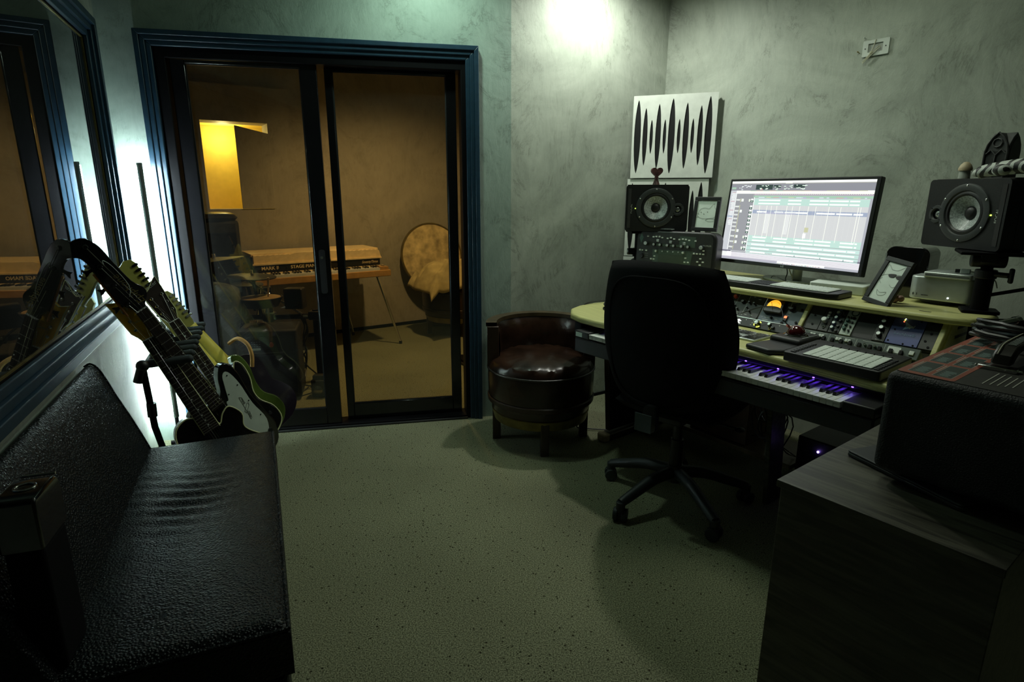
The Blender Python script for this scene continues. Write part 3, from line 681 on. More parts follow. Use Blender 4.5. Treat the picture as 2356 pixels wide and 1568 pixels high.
def guitar(name, label, T, B, phi, shape, body_m, heel, nutf, strings, head, head_m, flip=False, nw=.058, bind=None, pg=None, headmir=1, neckm='gold_paint', face='rosewood', tuner='chrome', nfr=22, thick=.046, hw=.0):
    mw, Lg = gframe(T, B, phi, flip)
    t = thing(name, label, 'bass' if strings == 4 else 'guitar', mw=mw, group=None)
    L = Lg; nut = L*nutf; sp = smooth_poly(shape, 4)
    obj('body', G().prism(sp, -thick/2, thick/2, 'XZ'), body_m, t, bevel=.006, seg=3)
    if bind:
        obj('body_binding', G().tube([(a, -thick/2-.0005, b) for a, b in sp+sp[:1]], .0032, 6), bind, t)
    # neck (half round behind) and fingerboard
    w0, w1 = nw, nw*.80; g = G(); rings = []
    for k in range(13):
        z = heel+(nut-heel)*k/12; ww = w0+(w1-w0)*k/12; dd = .024-.004*k/12
        rings.append([g.b.verts.new((ww/2*cos(pi*q/10), -thick/2+.002+dd*sin(pi*q/10), z)) for q in range(11)])
    for a, b in zip(rings, rings[1:]):
        for q in range(10): g.b.faces.new((a[q], a[q+1], b[q+1], b[q]))
        g.b.faces.new((a[10], a[0], b[0], b[10]))
    g.b.faces.new(rings[0]); g.b.faces.new(rings[-1])
    nk = obj('neck', g, neckm, t)
    ext = heel-.07; fy = -thick/2
    def half(z): return (w0+(w1-w0)*(z-heel)/(nut-heel))/2
    obj('fingerboard', G().prism([(-half(ext), ext), (half(ext), ext), (half(nut), nut), (-half(nut), nut)], fy-.007, fy+.001, 'XZ'), face, t)
    if bind: obj('neck_binding', G().tube([(half(ext)+.0012, fy-.004, ext), (half(nut)+.0012, fy-.004, nut)], .0028, 6).tube([(-half(ext)-.0012, fy-.004, ext), (-half(nut)-.0012, fy-.004, nut)], .0022, 6), bind, t)
    sc = nut-ext*0-.02; br = .12*L; SL = nut-br
    for k in range(1, nfr+1):
        z = nut-SL*(1-2**(-k/12))
        if z < ext+.004: break
        obj('fret', G().box(-half(z), half(z), fy-.0085, fy-.0065, z-.0011, z+.0011), 'fret', t)
    g = G()
    for k in (3, 5, 7, 9, 12, 15, 17, 19, 21):
        z = nut-SL*(1-2**(-(k-.5)/12))
        if z > ext+.01:
            g.cyl((half(z)*.78 if strings == 4 else 0, fy-.0068, z), (half(z)*.78 if strings == 4 else 0, fy-.0078, z), .0034, n=10)
    obj('inlay_dots', g, 'white_key', t, kind='stuff')
    obj('nut', G().box(-half(nut), half(nut), fy-.009, fy, nut, nut+.004), 'white_key', t)
    # headstock
    hp = [(a*headmir, nut+b) for a, b in head]
    hd = obj('headstock', G().prism(smooth_poly(hp, 3) if hw else hp, fy-.002, fy+.013, 'XZ'), head_m, t, bevel=.002)
    if bind: obj('head_binding', G().tube([(a, fy-.003, b) for a, b in (hp+hp[:1])], .002, 6), bind, hd)
    # strings, tuners, bridge, pickups
    tips = []
    zs = [b for a, b in head]; hz = max(zs)
    for k in range(strings):
        f = (k-(strings-1)/2)/((strings-1)/2)
        if head is HD33 or head is HDL:
            side = -1 if k < strings/2 else 1; idx = k if k < strings/2 else strings-1-k
            tp = (side*.026*1, nut+.055+idx*.042); out = side*.040
        else:
            tp = ((-.030+.010*(k/(strings-1)))*headmir if strings == 4 else (-.012-.002*k)*headmir, nut+.05+k*(hz-.09)/(strings-1)); out = -.062*headmir if strings == 4 else -.040*headmir
        tips.append((tp, out))
        xb = f*.026 if strings == 6 else f*.028; xn = f*half(nut)*.82
        obj('string', G().cyl((xb, fy-.015, br), (xn, fy-.0105, nut+.003), .0007 if strings == 6 else .0012, n=5).cyl((xn, fy-.0105, nut+.003), (tp[0], fy-.007, tp[1]), .0007 if strings == 6 else .0012, n=5), 'chrome', t)
        r = .0062 if strings == 6 else .009
        tn = obj('tuner', G().cyl((tp[0], fy-.009, tp[1]), (tp[0], fy+.02, tp[1]), r*.7, n=12).lathe([(r, 0), (r*1.15, -.003), (r*.7, -.004)], 12, (tp[0], fy-.002, tp[1]), 'Y').box(min(tp[0], out), max(tp[0], out), fy+.015, fy+.023, tp[1]-.006, tp[1]+.006), tuner, hd)
        if strings == 4: g = G().prism(smooth_poly([(out-.020*headmir, tp[1]-.014), (out, tp[1]-.006), (out, tp[1]+.006), (out-.020*headmir, tp[1]+.014), (out-.014*headmir, tp[1])], 2), fy+.016, fy+.021, 'XZ')
        else: g = G().ball((out, fy+.019, tp[1]), .0088, (1, .7, .8), 12)
        obj('tuner_button', g, 'black_gloss' if tuner == 'black_gloss' else tuner, hd)
    obj('bridge', G().box(-.038, .038, fy-.016, fy, br-.014, br+.01), 'chrome', t, bevel=.002)
    for z in (.19*L, .30*L):
        if z < ext-.02: obj('pickup', G().box(-.04, .04, fy-.008, fy, z-.018, z+.018), 'black_plastic', t, bevel=.003)
    for z, x in ((.08, .10), (.12, .125)): obj('volume_knob', G().cyl((x, fy, z), (x, fy-.014, z), .011, .009), 'black_plastic', t)
    return t, fy, mw
HD33 = [(-.024, 0), (-.030, .02), (-.042, .045), (-.047, .10), (-.052, .155), (-.058, .190), (-.028, .176), (-.012, .184), (.014, .206), (.046, .228), (.044, .16), (.040, .10), (.040, .045), (.029, .02), (.024, 0)]
HDL = [(a*1.14, b*1.06) for a, b in HD33]
HD6 = [(-.022, 0), (-.030, .02), (-.034, .05), (-.040, .12), (-.045, .19), (-.035, .215), (-.005, .222), (.030, .205), (.042, .165), (.034, .13), (.036, .06), (.028, .02), (.022, 0)]
HB = [(-.022, 0), (-.026, .02), (-.050, .06), (-.052, .12), (-.054, .20), (-.050, .25), (-.060, .285), (-.085, .305), (-.08, .34), (-.04, .352), (.0, .34), (.022, .29), (.028, .22), (.040, .12), (.062, .075), (.058, .045), (.028, .015), (.022, 0)]
ga, fy, mw = guitar('six_string_guitar', 'green-black electric guitar with amber headstock face and cream binding, front of the rack', (-1.650, 2.405, 1.062), (-1.29, 2.564, .12), 70, [(a, b*.86) for a, b in LP], 'black_gloss', .36, .765, 6, HDL, 'amber_face', bind='binding', tuner='chrome', nfr=24, nw=.070, neckm='olive_gloss')
text('lettering', 'LTD', .034, 'binding', ga, on_face(-.004, .933, fy-.0035), bold=.0006)
text('lettering', 'Deluxe', .014, 'binding', ga, on_face(.0, .865, fy-.0035))
gb, fy, mw = guitar('electric_bass', 'glossy black four-string bass with curled headstock and white pickguard', (-1.668, 2.322, 1.245), (-1.275, 2.725, .12), 62, TB, 'black_gloss', .46, .755, 4, HB, 'black_gloss', bind=None, headmir=1, tuner='black_gloss', nfr=21, nw=.064, neckm='olive_gloss', hw=1, thick=.048)
text('lettering', 'Epiphone', .040, 'brass', gb, on_face(.012, 1.045, fy-.0028) @ Matrix.Rotation(radians(100), 4, 'Z'), shear=.3)
obj('head_crest', G().tube([(-.005, fy-.003, 1.02), (.02, fy-.003, 1.06), (.015, fy-.003, 1.15), (0, fy-.003, 1.19), (-.008, fy-.003, 1.17)], .0011, 5, 4), 'white_plastic', gb)
obj('amber_edge', G().tube([(-.054, fy+.012, .955), (-.055, fy+.012, 1.16)], .0045, 8), 'amber_maple', gb)
pgp = smooth_poly([(.036, .10), (.10, .10), (.145, .18), (.135, .30), (.140, .42), (.128, .500), (.100, .505), (.078, .455), (.055, .39), (.036, .36)], 4)
pg = obj('pickguard', G().prism(pgp, fy-.004, fy-.0005, 'XZ'), 'pickguard', gb)
for x, z in ((.115, .49), (.128, .42), (.127, .32), (.133, .22), (.07, .41), (.045, .34), (.05, .12)): obj('screw', G().cyl((x, fy-.004, z), (x, fy-.0055, z), .0032, n=10), 'black_metal', pg)
# line drawing of a winged bird on the pickguard
g = G()
for a, b in (((.092, .30), (.098, .365)), ((.098, .365), (.108, .355)), ((.108, .355), (.106, .32)), ((.104, .35), (.100, .32)), ((.092, .30), (.084, .235)), ((.084, .235), (.092, .24)), ((.092, .24), (.100, .275)), ((.088, .245), (.095, .28)), ((.082, .29), (.112, .315)), ((.085, .275), (.115, .30)), ((.082, .29), (.085, .275)), ((.112, .315), (.119, .312)), ((.115, .30), (.119, .312)), ((.094, .34), (.107, .335)), ((.093, .325), (.106, .322)), ((.086, .262), (.097, .264)), ((.083, .25), (.094, .252))):
    g.cyl((a[0], fy-.0045, a[1]), (b[0], fy-.0045, b[1]), .0007, n=5)
obj('bird_drawing', g, 'ink', pg)
gc, fy, mw = guitar('dark_guitar', 'dark rosewood-faced electric guitar with cream edge binding, second row of the rack', (-1.780, 2.825, 1.013), (-1.368, 2.95, .12), 66, ST, 'black_gloss', .40, .79, 6, HD33, 'rosewood', bind='binding', tuner='chrome', nfr=24, nw=.064, neckm='olive_gloss')
text('lettering', 'Schecter', .026, 'silver', gc, on_face(-.008, .975, fy-.0035) @ Matrix.Rotation(radians(12), 4, 'Z'))
gd, fy, mw = guitar('olive_guitar', 'olive-headed guitar seen from behind with green sunburst body edge', (-1.870, 2.808, 1.135), (-1.37, 3.07, .12), 60, ST, 'green_burst', .40, .80, 6, HD6, 'olive_gloss', flip=True, tuner='black_gloss', neckm='gold_paint', nw=.080)
ge, fy, mw = guitar('cream_guitar', 'gold-necked guitar seen from behind, farthest on the rack', (-1.850, 3.088, .90), (-1.36, 3.25, .12), 58, LP, 'purple_black', .40, .80, 6, HD6, 'olive_gloss', flip=True, tuner='chrome', neckm='gold_paint', nw=.084)
t = thing('guitar_strap', 'wide tan strap end curving up behind the white pickguard bass', 'strap', (0, 0, 0))
obj('strap_band', G().tube([(-1.60, 3.20, .62), (-1.54, 3.18, .655), (-1.48, 3.16, .63), (-1.455, 3.15, .57), (-1.46, 3.15, .50)], .011, 6, 5), 'rhodes_wood', t)

# =================================================================== CENTRE: BARREL CHAIR, OFFICE CHAIR
barrel('barrel_armchair', 'low round barrel chair with brown leather seat beside the sliding door', (.172, 3.335, 0), 2)
oc = thing('office_chair', 'black office swivel chair turned to the desk, seen from behind', 'office chair', (.785, 2.575, 0), 90-43)
# local +x = facing direction
import itertools
R0 = .345; star = math.atan2(2.387-2.575, .492-.785)-radians(90-43)
for k in range(5):
    a = star+k*2*pi/5; c, s = cos(a), sin(a)
    arm = obj('base_arm', G().tube([(.03*c, .03*s, .155), (.14*c, .14*s, .150), (.25*c, .25*s, .118), (.315*c, .315*s, .098), (R0*c, R0*s, .088)], .030, 12, 3, r1=.021), 'chair_plastic', oc)
    cs = obj('caster', G().cyl((R0*c, R0*s, .045), (R0*c, R0*s, .095), .021).box(-.012, .012, -.026, .026, .02, .06, Matrix.Translation((R0*c, R0*s, 0)) @ Matrix.Rotation(a+.6, 4, 'Z')), 'chair_plastic', oc, bevel=.003)
    for sgn in (-1, 1):
        ax = Vector((cos(a+.6+pi/2), sin(a+.6+pi/2), 0)); p = Vector((R0*c, R0*s, .031))+ax*sgn*.020
        obj('wheel', G().cyl(p-ax*.011, p+ax*.011, .031, n=24), 'chair_plastic', cs, bevel=.004)
obj('gas_column', G().cyl((0, 0, .11), (0, 0, .19), .045, .036, 24).cyl((0, 0, .19), (0, 0, .32), .030, n=24).cyl((0, 0, .3), (0, 0, .46), .022, n=24), 'black_plastic', oc)
obj('mechanism', G().box(-.12, .12, -.07, .07, .43, .475).cyl((0, -.05, .45), (.02, -.27, .44), .008), 'black_plastic', oc, bevel=.008)
obj('lever_paddle', G().ball((.02, -.28, .44), .022, (1.3, 1, .4)), 'black_plastic', oc)
obj('seat', G().pillow(.54, .52, .10, .35, 24, 24, 5, m=Matrix.Translation((.06, 0, .515)) @ Matrix.Rotation(pi/2, 4, 'X')), 'mesh_fabric', oc)
def backm(): return Matrix.Translation((-.235, .012, .850)) @ Matrix.Rotation(radians(-7), 4, 'Y') @ Matrix.Rotation(radians(-90), 4, 'Z')
g = G().pillow(.62, .69, .10, .55, 34, 34, 7, bend=.085)
for v in g.b.verts:
    z = v.co.z; v.co.x *= 1.0+.03*cos((z+.02)*9)-(.05 if z < -.1 else 0)*min(1, (-.1-z)/.2 if z < -.1 else 0)
    if z > .12: v.co.z += .024*((abs(v.co.x)/.27)**2-.5)*((z-.12)/.19)
g._xf(list(g.b.verts), backm()); obj('backrest', g, 'mesh_fabric', oc)
g = G(); pts = []
for k in range(49):
    a = 2*pi*k/48; x = .235*math.copysign(abs(cos(a))**.62, cos(a)); z = -.01+.285*math.copysign(abs(sin(a))**.62, sin(a)); pts.append((x, -.050+.085*(x/.30)**2, z))
g.tube(pts, .005, 8); g._xf(list(g.b.verts), backm()); bs = obj('back_seam', g, 'mesh_fabric', oc)
g = G().prism(rrect(-.03, .03, -.12, .0, .02), -.0, .03, 'XZ'); g._xf(list(g.b.verts), Matrix.Translation((-.25, 0, .56)) @ Matrix.Rotation(radians(90), 4, 'Z')); obj('back_bracket', g, 'black_plastic', oc)
obj('paper_tag', G().box(-.325, -.321, -.035, .045, .455, .535), 'tag_grey', oc)

# =================================================================== DESK (local x = -s to the right, y = d toward the wall)
def D(x, y, z=0): return Vector((x*.6037+y*.7972, -x*.7972+y*.6037, z))
dk = thing('studio_desk', 'long studio desk of pale birch plywood with rack bays and raised shelf', 'desk', (0, 0, 0), AR)
wt = [(-2.05, 2.075), (-1.95, 2.085), (-1.6, 2.15), (-1.3, 2.175), (-1.0, 2.165), (-.77, 2.14), (-.60, 2.13), (-.58, 2.80), (-2.30, 2.80), (-2.37, 2.60), (-2.41, 2.42), (-2.40, 2.30), (-2.36, 2.20), (-2.27, 2.115), (-2.16, 2.078)]
obj('worktop', G().prism(wt, .790, .825), 'birch', dk, bevel=.012, seg=3)
obj('worktop_edge', G().prism([(a*.9995+.0, b-.0012 if b < 2.3 else b) for a, b in wt], .797, .801).prism([(a*.9995, b-.0012 if b < 2.3 else b) for a, b in wt], .806, .809), 'birch_edge', dk)
sh = [(-2.34, 2.645), (-2.2, 2.625), (-1.7, 2.605), (-1.2, 2.60), (-.85, 2.607), (-.72, 2.615), (-.655, 2.64), (-.625, 2.70), (-.62, 2.80), (-.66, 2.90), (-.76, 3.02), (-.95, 3.12), (-2.30, 3.16), (-2.37, 3.08), (-2.37, 2.70)]
obj('shelf', G().prism(sh, .968, 1.0), 'birch', dk, bevel=.014, seg=3)
obj('shelf_edge', G().prism([(a, b-.001) for a, b in sh], .975, .978).prism([(a, b-.001) for a, b in sh], .984, .987), 'birch_edge', dk)
obj('light_strip', G().box(-2.0, -.85, 2.205, 2.211, .786, .790), mat('led_strip', (.1, .05, .6), .4, emit=5, ecol=(.14, .04, 1)), dk)
obj('cable_slot', G().box(-.84, -.80, 2.655, 2.668, .9985, 1.0004), 'black_plastic', dk)
TL = radians(-39.4)
def rackm(x): return Matrix.Translation((x, 2.548, .829)) @ Matrix.Rotation(TL, 4, 'X')
for x in (-1.262, -.739, -1.79, -2.315):
    g = G().box(-.010, .010, -.012, .05, -.004, .186); g._xf(list(g.b.verts), rackm(x)); obj('rack_post', g, 'birch', dk, bevel=.004)
for x in (-.735, -2.32):
    obj('end_panel', G().prism([(2.60, .826), (2.60, .86), (2.68, .967), (3.0, .967), (3.0, .826)], x-.011, x+.011, 'YZ'), 'birch', dk, bevel=.003)
for z in (.865, .905, .94): obj('vent_slot', G().box(-.7245, -.723, 2.70+(z-.86)*.4, 2.86+(z-.86)*.4, z-.006, z+.006), 'black_plastic', dk, bevel=.003)
for x in (-2.28, -.66):
    obj('side_leg', G().prism([(2.46, .06), (2.86, .06), (2.78, .79), (2.40, .79)], x-.016, x+.016, 'YZ'), 'black_metal', dk, bevel=.004)
    obj('leg_edge', G().prism([(2.452, .06), (2.462, .06), (2.402, .79), (2.392, .79)], x-.015, x+.015, 'YZ'), 'old_wood_rim', dk)
    obj('foot', G().prism(rrect(x-.035, x+.035, 2.40, 3.0, .02), 0, .045), 'barrel_wood', dk, bevel=.008); obj('foot_cap', G().prism(rrect(x-.037, x+.037, 2.395, 2.45, .02), 0, .048), 'pale_wood' if x < -1 else 'dark_oak', dk, bevel=.008)
obj('middle_leg', G().prism([(2.50, .0), (2.62, .0), (2.55, .79), (2.42, .79)], -1.30, -1.275, 'YZ'), 'dark_oak', dk, bevel=.003)
obj('lower_shelf', G().box(-2.26, -1.302, 2.74, 3.05, .10, .125), 'old_wood_rim', dk, bevel=.003)
obj('rear_bar', G().box(-2.26, -.68, 2.98, 3.02, .62, .70), 'black_metal', dk)
for x in (-2.195, -.688): obj('tray_rail', G().box(x-.025, x+.025, 2.10, 2.5, .728, .788), 'black_metal', dk, bevel=.003)
# --- piano-style controller keyboard on the tray under the worktop
kb = thing('keyboard_controller', 'long black 88-key controller keyboard hanging under the desk front', 'keyboard', D(-2.045, 2.035, 0), AR)
KW = 52*.02345
obj('case', G().box(-.105, KW+.11, .004, .29, .655, .728).box(-.105, -.004, .0, .29, .728, .765).box(KW+.004, KW+.11, .0, .29, .728, .765).box(-.1, KW+.1, .158, .29, .728, .770), 'black_plastic', kb, bevel=.005)
obj('key_slip', G().box(-.10, KW+.105, .0, .008, .655, .722), 'black_plastic', kb, bevel=.002)
k0 = None
for i in range(52):
    if k0 is None: k0 = obj('white_key', G().box(.0006, .0227, .0, .15, .736, .758).box(.0006, .0227, -.002, .004, .752, .7585), 'white_key', kb, bevel=.0012); km = k0
    else: k0 = km.copy(); COL.objects.link(k0); k0.parent = kb
    k0.location = (i*.02345, 0, 0)
kk = None
for i in range(51):
    if i % 7 in (1, 4): continue
    if kk is None: kk = obj('black_key', G().prism([(.052, .758), (.060, .769), (.15, .769), (.15, .758)], 0, .0115, 'YZ'), 'black_key', kb); kk0 = kk
    else: kk = kk0.copy(); COL.objects.link(kk); kk.parent = kb
    kk.location = ((i+1)*.02345-.006, 0, 0)
for i in range(9): obj('blue_light', G().box(KW-.035-i*.1407, KW-.028-i*.1407, .1555, .158, .7705, .774), 'led_blue', kb)
obj('name_label', G().box(-.095, -.05, -.0015, 0, .735, .757), 'paper', kb); obj('name_label', G().box(.10, .115, -.0015, .0, .62, .65), 'paper', kb) if False else None
# --- rack gear
def rthing(name, label, x): return thing(name, label, 'rack unit', mw=Matrix.Rotation(radians(AR), 4, 'Z') @ rackm(x))
PR = vcol('print')
W_ = (.55, .58, .52)
t = rthing('channel_strip', 'black rack unit with red and blue knobs and white dividing lines', -1.779)
obj('faceplate', G().prism(rrect(.0, .305, .048, .184, .012), 0, .006, 'XZ'), 'rack_black', t, bevel=.002)
for x, z, m in ((.045, .155, 'black_plastic'), (.105, .152, 'knob_red'), (.150, .150, 'knob_red'), (.085, .105, 'api_blue'), (.130, .105, 'api_blue'), (.20, .13, 'black_plastic'), (.04, .11, 'black_plastic'), (.02, .155, 'knob_red')): knob(t, x, z, .0095, .014, m)
for x, z in ((.172, .10), (.19, .085), (.235, .128), (.262, .126), (.235, .10), (.255, .082)): obj('toggle_switch', G().cyl((x, 0, z), (x, -.016, z), .0035, .005, 8), 'black_plastic', t)
qs = [(x-.0006, x+.0006, .055, .178, W_) for x in (.075, .165, .222)]
for x, z in ((.045, .155), (.105, .152), (.15, .15), (.085, .105), (.13, .105), (.20, .13)):
    for k in range(9):
        a = pi*(-.2+1.4*k/8); qs.append((x+.0145*cos(a)-.0009, x+.0145*cos(a)+.0009, z+.0145*sin(a)-.0009, z+.0145*sin(a)+.0009, W_))
qs += [(.085, .125, .068, .070, W_), (.085, .135, .062, .064, W_), (.075+.01, .105, .078, .080, W_), (.18, .20, .062, .064, W_), (.186, .205, .069, .071, W_), (.235, .247, .062, .064, W_), (.262, .276, .064, .066, W_), (.24, .25, .165, .167, W_), (.268, .282, .155, .157, W_), (.02, .04, .125, .127, W_)]
quads('panel_print', qs, PR, t, y=-.0004)
t = rthing('compressor_unit', 'blue-grey rack unit with glowing amber needle meter', -1.779)
obj('faceplate', G().prism([(.31, .048), (.507, .048), (.507, .184), (.31, .184)], 0.001, .006, 'XZ'), 'blue_grey_face', t, bevel=.001)
mt = obj('meter_body', G().prism(rrect(.325, .415, .088, .172, .008), -.022, .001, 'XZ'), 'black_plastic', t, bevel=.004)
arc = [(.337, .116)]+[(.370+.033*cos(radians(a)), .120+.034*sin(radians(a))) for a in range(165, 10, -12)]+[(.403, .116)]
obj('meter_face', G().prism(arc, -.0235, -.021, 'XZ'), 'meter_glow', mt)
obj('needle', G().cyl((.372, -.025, .100), (.352, -.025, .138), .0007, n=5), 'ink', mt)
obj('meter_scale', G().tube([(.370+.026*cos(radians(a)), -.0242, .120+.026*sin(radians(a))) for a in range(150, 20, -10)], .0005, 5), 'knob_red', mt)
knob(t, .445, .135, .0155, .018, y=0); obj('pointer', G().box(.444, .446, -.0195, -.018, .135, .149), 'white_plastic', t)
obj('cloud_emblem', G().prism([(.440+.013*cos(a)*(1+.06*sin(7*a)), .170+.0075*sin(a)*(1+.1*sin(5*a))) for a in [i*pi/14 for i in range(28)]], -.0012, 0, 'XZ'), 'white_plastic', t)
obj('selector_lever', G().cyl((.372, 0, .070), (.374, -.018, .067), .0055, .004), 'black_plastic', t)
rs = obj('power_switch', G().box(.428, .446, -.006, 0, .064, .090), 'black_plastic', t, bevel=.002); obj('power_light', G().box(.431, .443, -.008, -.006, .078, .088), 'led_red', rs)
for x, z in ((.468, .170), (.492, .135), (.492, .066), (.43, .053)): obj('rack_screw', G().cyl((x, -.001, z), (x, -.004, z), .006), 'black_metal', t)
quads('panel_print', [(.325, .327, .067, .069, W_), (.340, .366, .066, .0675, W_), (.39, .402, .066, .0675, W_), (.332, .360, .054, .056, W_), (.427, .448, .094, .096, W_), (.436, .45, .112, .114, W_), (.438, .447, .107, .109, W_)]+[(.445+.02*cos(a)-.0008, .445+.02*cos(a)+.0008, .135+.02*sin(a)-.0008, .135+.02*sin(a)+.0008, W_) for a in [pi*(-.2+.14*k) for k in range(11)]], PR, t, y=-.0002)
t = rthing('audio_interface', 'thin black rack interface with yellow-ringed knob below the compressor', -1.779)
obj('faceplate', G().box(0, .507, -.004, .006, .0, .0455), 'rack_dark', t, bevel=.0015); obj('top_edge', G().box(0, .507, -.005, -.003, .0435, .0462), 'silver', t)
knob(t, .325, .023, .013, .018, 'black_plastic', -.004, 'silver'); knob(t, .385, .028, .009, .014, 'black_plastic', -.004, 'silver'); knob(t, .405, .018, .008, .010, 'black_plastic', -.004)
obj('light_ring', G().tube([(.325+.0165*cos(a), -.005, .023+.0165*sin(a)) for a in [pi*(.9+.08*i) for i in range(5)]], .0014, 6).tube([(.325+.0165*cos(a), -.005, .023+.0165*sin(a)) for a in [pi*(1.5+.08*i) for i in range(5)]], .0014, 6).tube([(.325+.0165*cos(a), -.005, .023+.0165*sin(a)) for a in [pi*(.18+.06*i) for i in range(4)]], .0014, 6), 'led_yellow', t)
obj('jack_socket', G().lathe([(.0045, 0), (.0045, -.003), (.007, -.003), (.007, 0)], 18, (.392, -.004, .011), 'Y'), 'brass', t)
em = obj('lit_emblem', G().prism([(.212, .024), (.226, .032), (.240, .024), (.226, .016)], -.005, -.004, 'XZ'), 'led_white', t); obj('emblem_cut', G().prism([(.219, .024), (.223, .027), (.226, .024), (.223, .021)], -.0055, -.005, 'XZ').prism([(.228, .024), (.231, .027), (.234, .024), (.231, .021)], -.0055, -.005, 'XZ'), 'ink', em)
text('lettering', 'UNIVERSAL', .006, 'led_white', t, on_face(.226, .011, -.0045))
for x, z in ((.262, .034), (.185, .034), (.189, .024), (.189, .012), (.30, .036), (.298, .024), (.294, .012), (.43, .034)): obj('status_light', G().box(x-.0022, x+.0022, -.0052, -.004, z-.0016, z+.0016), 'white_plastic', t)
# bay 2: module rack
t = rthing('module_rack', 'black rack frame of narrow audio modules with a blue logo panel', -1.252)
obj('frame', G().box(0, .503, .004, .03, .048, .186), 'rack_dark', t)
obj('blank_plate', G().box(.001, .064, -.001, .004, .05, .184), 'rack_black', t, bevel=.001, label='blank dark plate at the left end'); obj('blank_plate', G().box(.452, .502, -.001, .004, .05, .184), 'rack_black', t, bevel=.001)
for x, z in ((.03, .12), (.035, .075), (.47, .165), (.478, .12), (.468, .085), (.485, .06)): obj('plate_screw', G().cyl((x, -.001, z), (x, -.003, z), .0045), 'black_metal', t)
def module(x0, x1, m): return obj('module', G().box(x0, x1, -.002, .004, .05, .184), m, t, bevel=.001)
a = module(.066, .108, 'rack_black'); knob(a, .088, .170, .0145, .020, 'black_plastic', -.002, 'knob_red'); 
knob(a, .083, .098, .0125, .022, 'silver', -.002, 'white_plastic')
for z in (.142, .129, .116): obj('square_button', G().box(.082, .093, -.008, -.002, z-.0045, z+.0045), 'white_plastic', a, bevel=.001)
obj('jack_socket', G().lathe([(.004, 0), (.004, -.003), (.007, -.003), (.007, 0)], 18, (.086, -.002, .070), 'Y'), 'chrome', a)
a = module(.110, .155, 'rack_black')
for z in (.170, .145, .120, .093, .070): knob(a, .124, z, .0085, .014, 'knob_blue', -.002, 'silver'); knob(a, .143, z-.010, .006, .010, 'black_plastic', -.002)
quads('module_print', [(.115+random.random()*.036, 0, .055+random.random()*.125, 0, W_) for _ in range(0)]+[(x, x+.0012, z, z+.0012, W_) for x, z in [(.113+random.random()*.04, .056+random.random()*.124) for _ in range(70)]], PR, a, y=-.0026)
a = module(.157, .203, 'api_white')
obj('round_dial', G().lathe([(0, -.001), (.012, -.001), (.013, -.003), (.0155, -.003), (.0155, 0)], 24, (.186, -.002, .160), 'Y'), 'knob_green', a); obj('dial_face', G().cyl((.186, -.003, .160), (.186, -.0035, .160), .0115), 'api_white', a)
for z in (.118, .098, .078): knob(a, .170, z, .0075, .014, 'knob_green', -.002)
for z in (.132, .132, .112, .092, .072): knob(a, .190, z, .0045, .010, 'black_plastic', -.002)
for x in (.168, .180, .194): knob(a, x, .134, .004, .008, 'black_plastic', -.002)
obj('empty_slot', G().box(.205, .283, .003, .0045, .052, .182), 'ink', t)
a = module(.285, .333, 'rack_black')
for z in (.166, .136, .106, .076): knob(a, .308, z, .0105, .018, 'black_plastic', -.002, 'silver')
quads('module_print', [(.30, .325, .055, .057, W_), (.322, .330, .174, .176, W_)]+[(.308+.014*cos(q)-.0007, .308+.014*cos(q)+.0007, z+.014*sin(q)-.0007, z+.014*sin(q)+.0007, W_) for z in (.166, .136, .106, .076) for q in [pi*(-.2+.2*k) for k in range(8)]], PR, a, y=-.0026)
a = module(.335, .450, 'api_blue')
for i, (z, m) in enumerate(((.170, 'led_white'), (.163, 'led_yellow'), (.155, 'led_red'))): obj('status_light', G().ball((.374-.001*i, -.003, z), .0024), m, a)
obj('arrow_logo', G().prism([(.378, .156), (.410, .136), (.378, .116), (.384, .136)], -.0032, -.002, 'XZ'), mat('api_light', (.25, .42, .62), .5), a)
text('lettering', 'api', .020, 'white_plastic', a, on_face(.402, .136, -.0036), shear=.3, bold=.0004); text('lettering', 'lunchbox\u00ae', .017, mat('api_text', (.20, .30, .50), .5), a, on_face(.392, .098, -.0026), shear=.1)
for x, z in ((.43, .165), (.352, .115), (.345, .062), (.40, .056), (.435, .056)): obj('panel_screw', G().cyl((x, -.002, z), (x, -.0035, z), .0035), 'black_metal', a)
# bay 2 bottom: green button strip unit standing slightly proud
t = thing('button_strip_unit', 'dark green unit with rows of white and black buttons standing behind the pad controller', 'rack unit', mw=Matrix.Rotation(radians(AR), 4, 'Z') @ Matrix.Translation((-1.265, 2.480, .842)) @ Matrix.Rotation(TL, 4, 'X'))
obj('housing', G().box(0, .503, .004, .05, -.001, .040), 'rack_dark', t, bevel=.003)
obj('faceplate', G().box(0, .503, -.006, .004, -.002, .0455), 'rack_green', t, bevel=.0015)
for i, x in enumerate((.045, .085, .120, .155, .190, .225, .26, .295, .335, .37, .41, .445)): obj('black_button', G().box(x-.0065, x+.0065, -.016, -.006, .006, .024), 'black_key', t, bevel=.0015)
for x in (.100, .112, .136, .148, .206, .218, .242, .254): obj('white_button', G().box(x-.0055, x+.0055, -.013, -.006, .018, .032), 'white_plastic', t, bevel=.0015)
for x in (.315, .352): knob(t, x, .021, .006, .012, 'chrome', -.006)
obj('white_badge', G().prism(rrect(.395, .44, .012, .038, .004), -.0075, -.006, 'XZ'), 'white_plastic', t); text('lettering', 'C\u00e6sar', .010, 'ink', t, on_face(.418, .026, -.0078), shear=.4) if False else None
obj('rocker', G().box(.47, .487, -.011, -.006, .014, .032), 'white_plastic', t, bevel=.002)
knob(t, .030, .028, .012, .016, 'chrome', -.006, 'white_plastic'); obj('plug', G().cyl((-.0+.012, -.006, .03), (-.005+.012, -.05, .025), .006).cyl((.012, -.006, .01), (.012, -.03, .008), .007), 'knob_red', t)
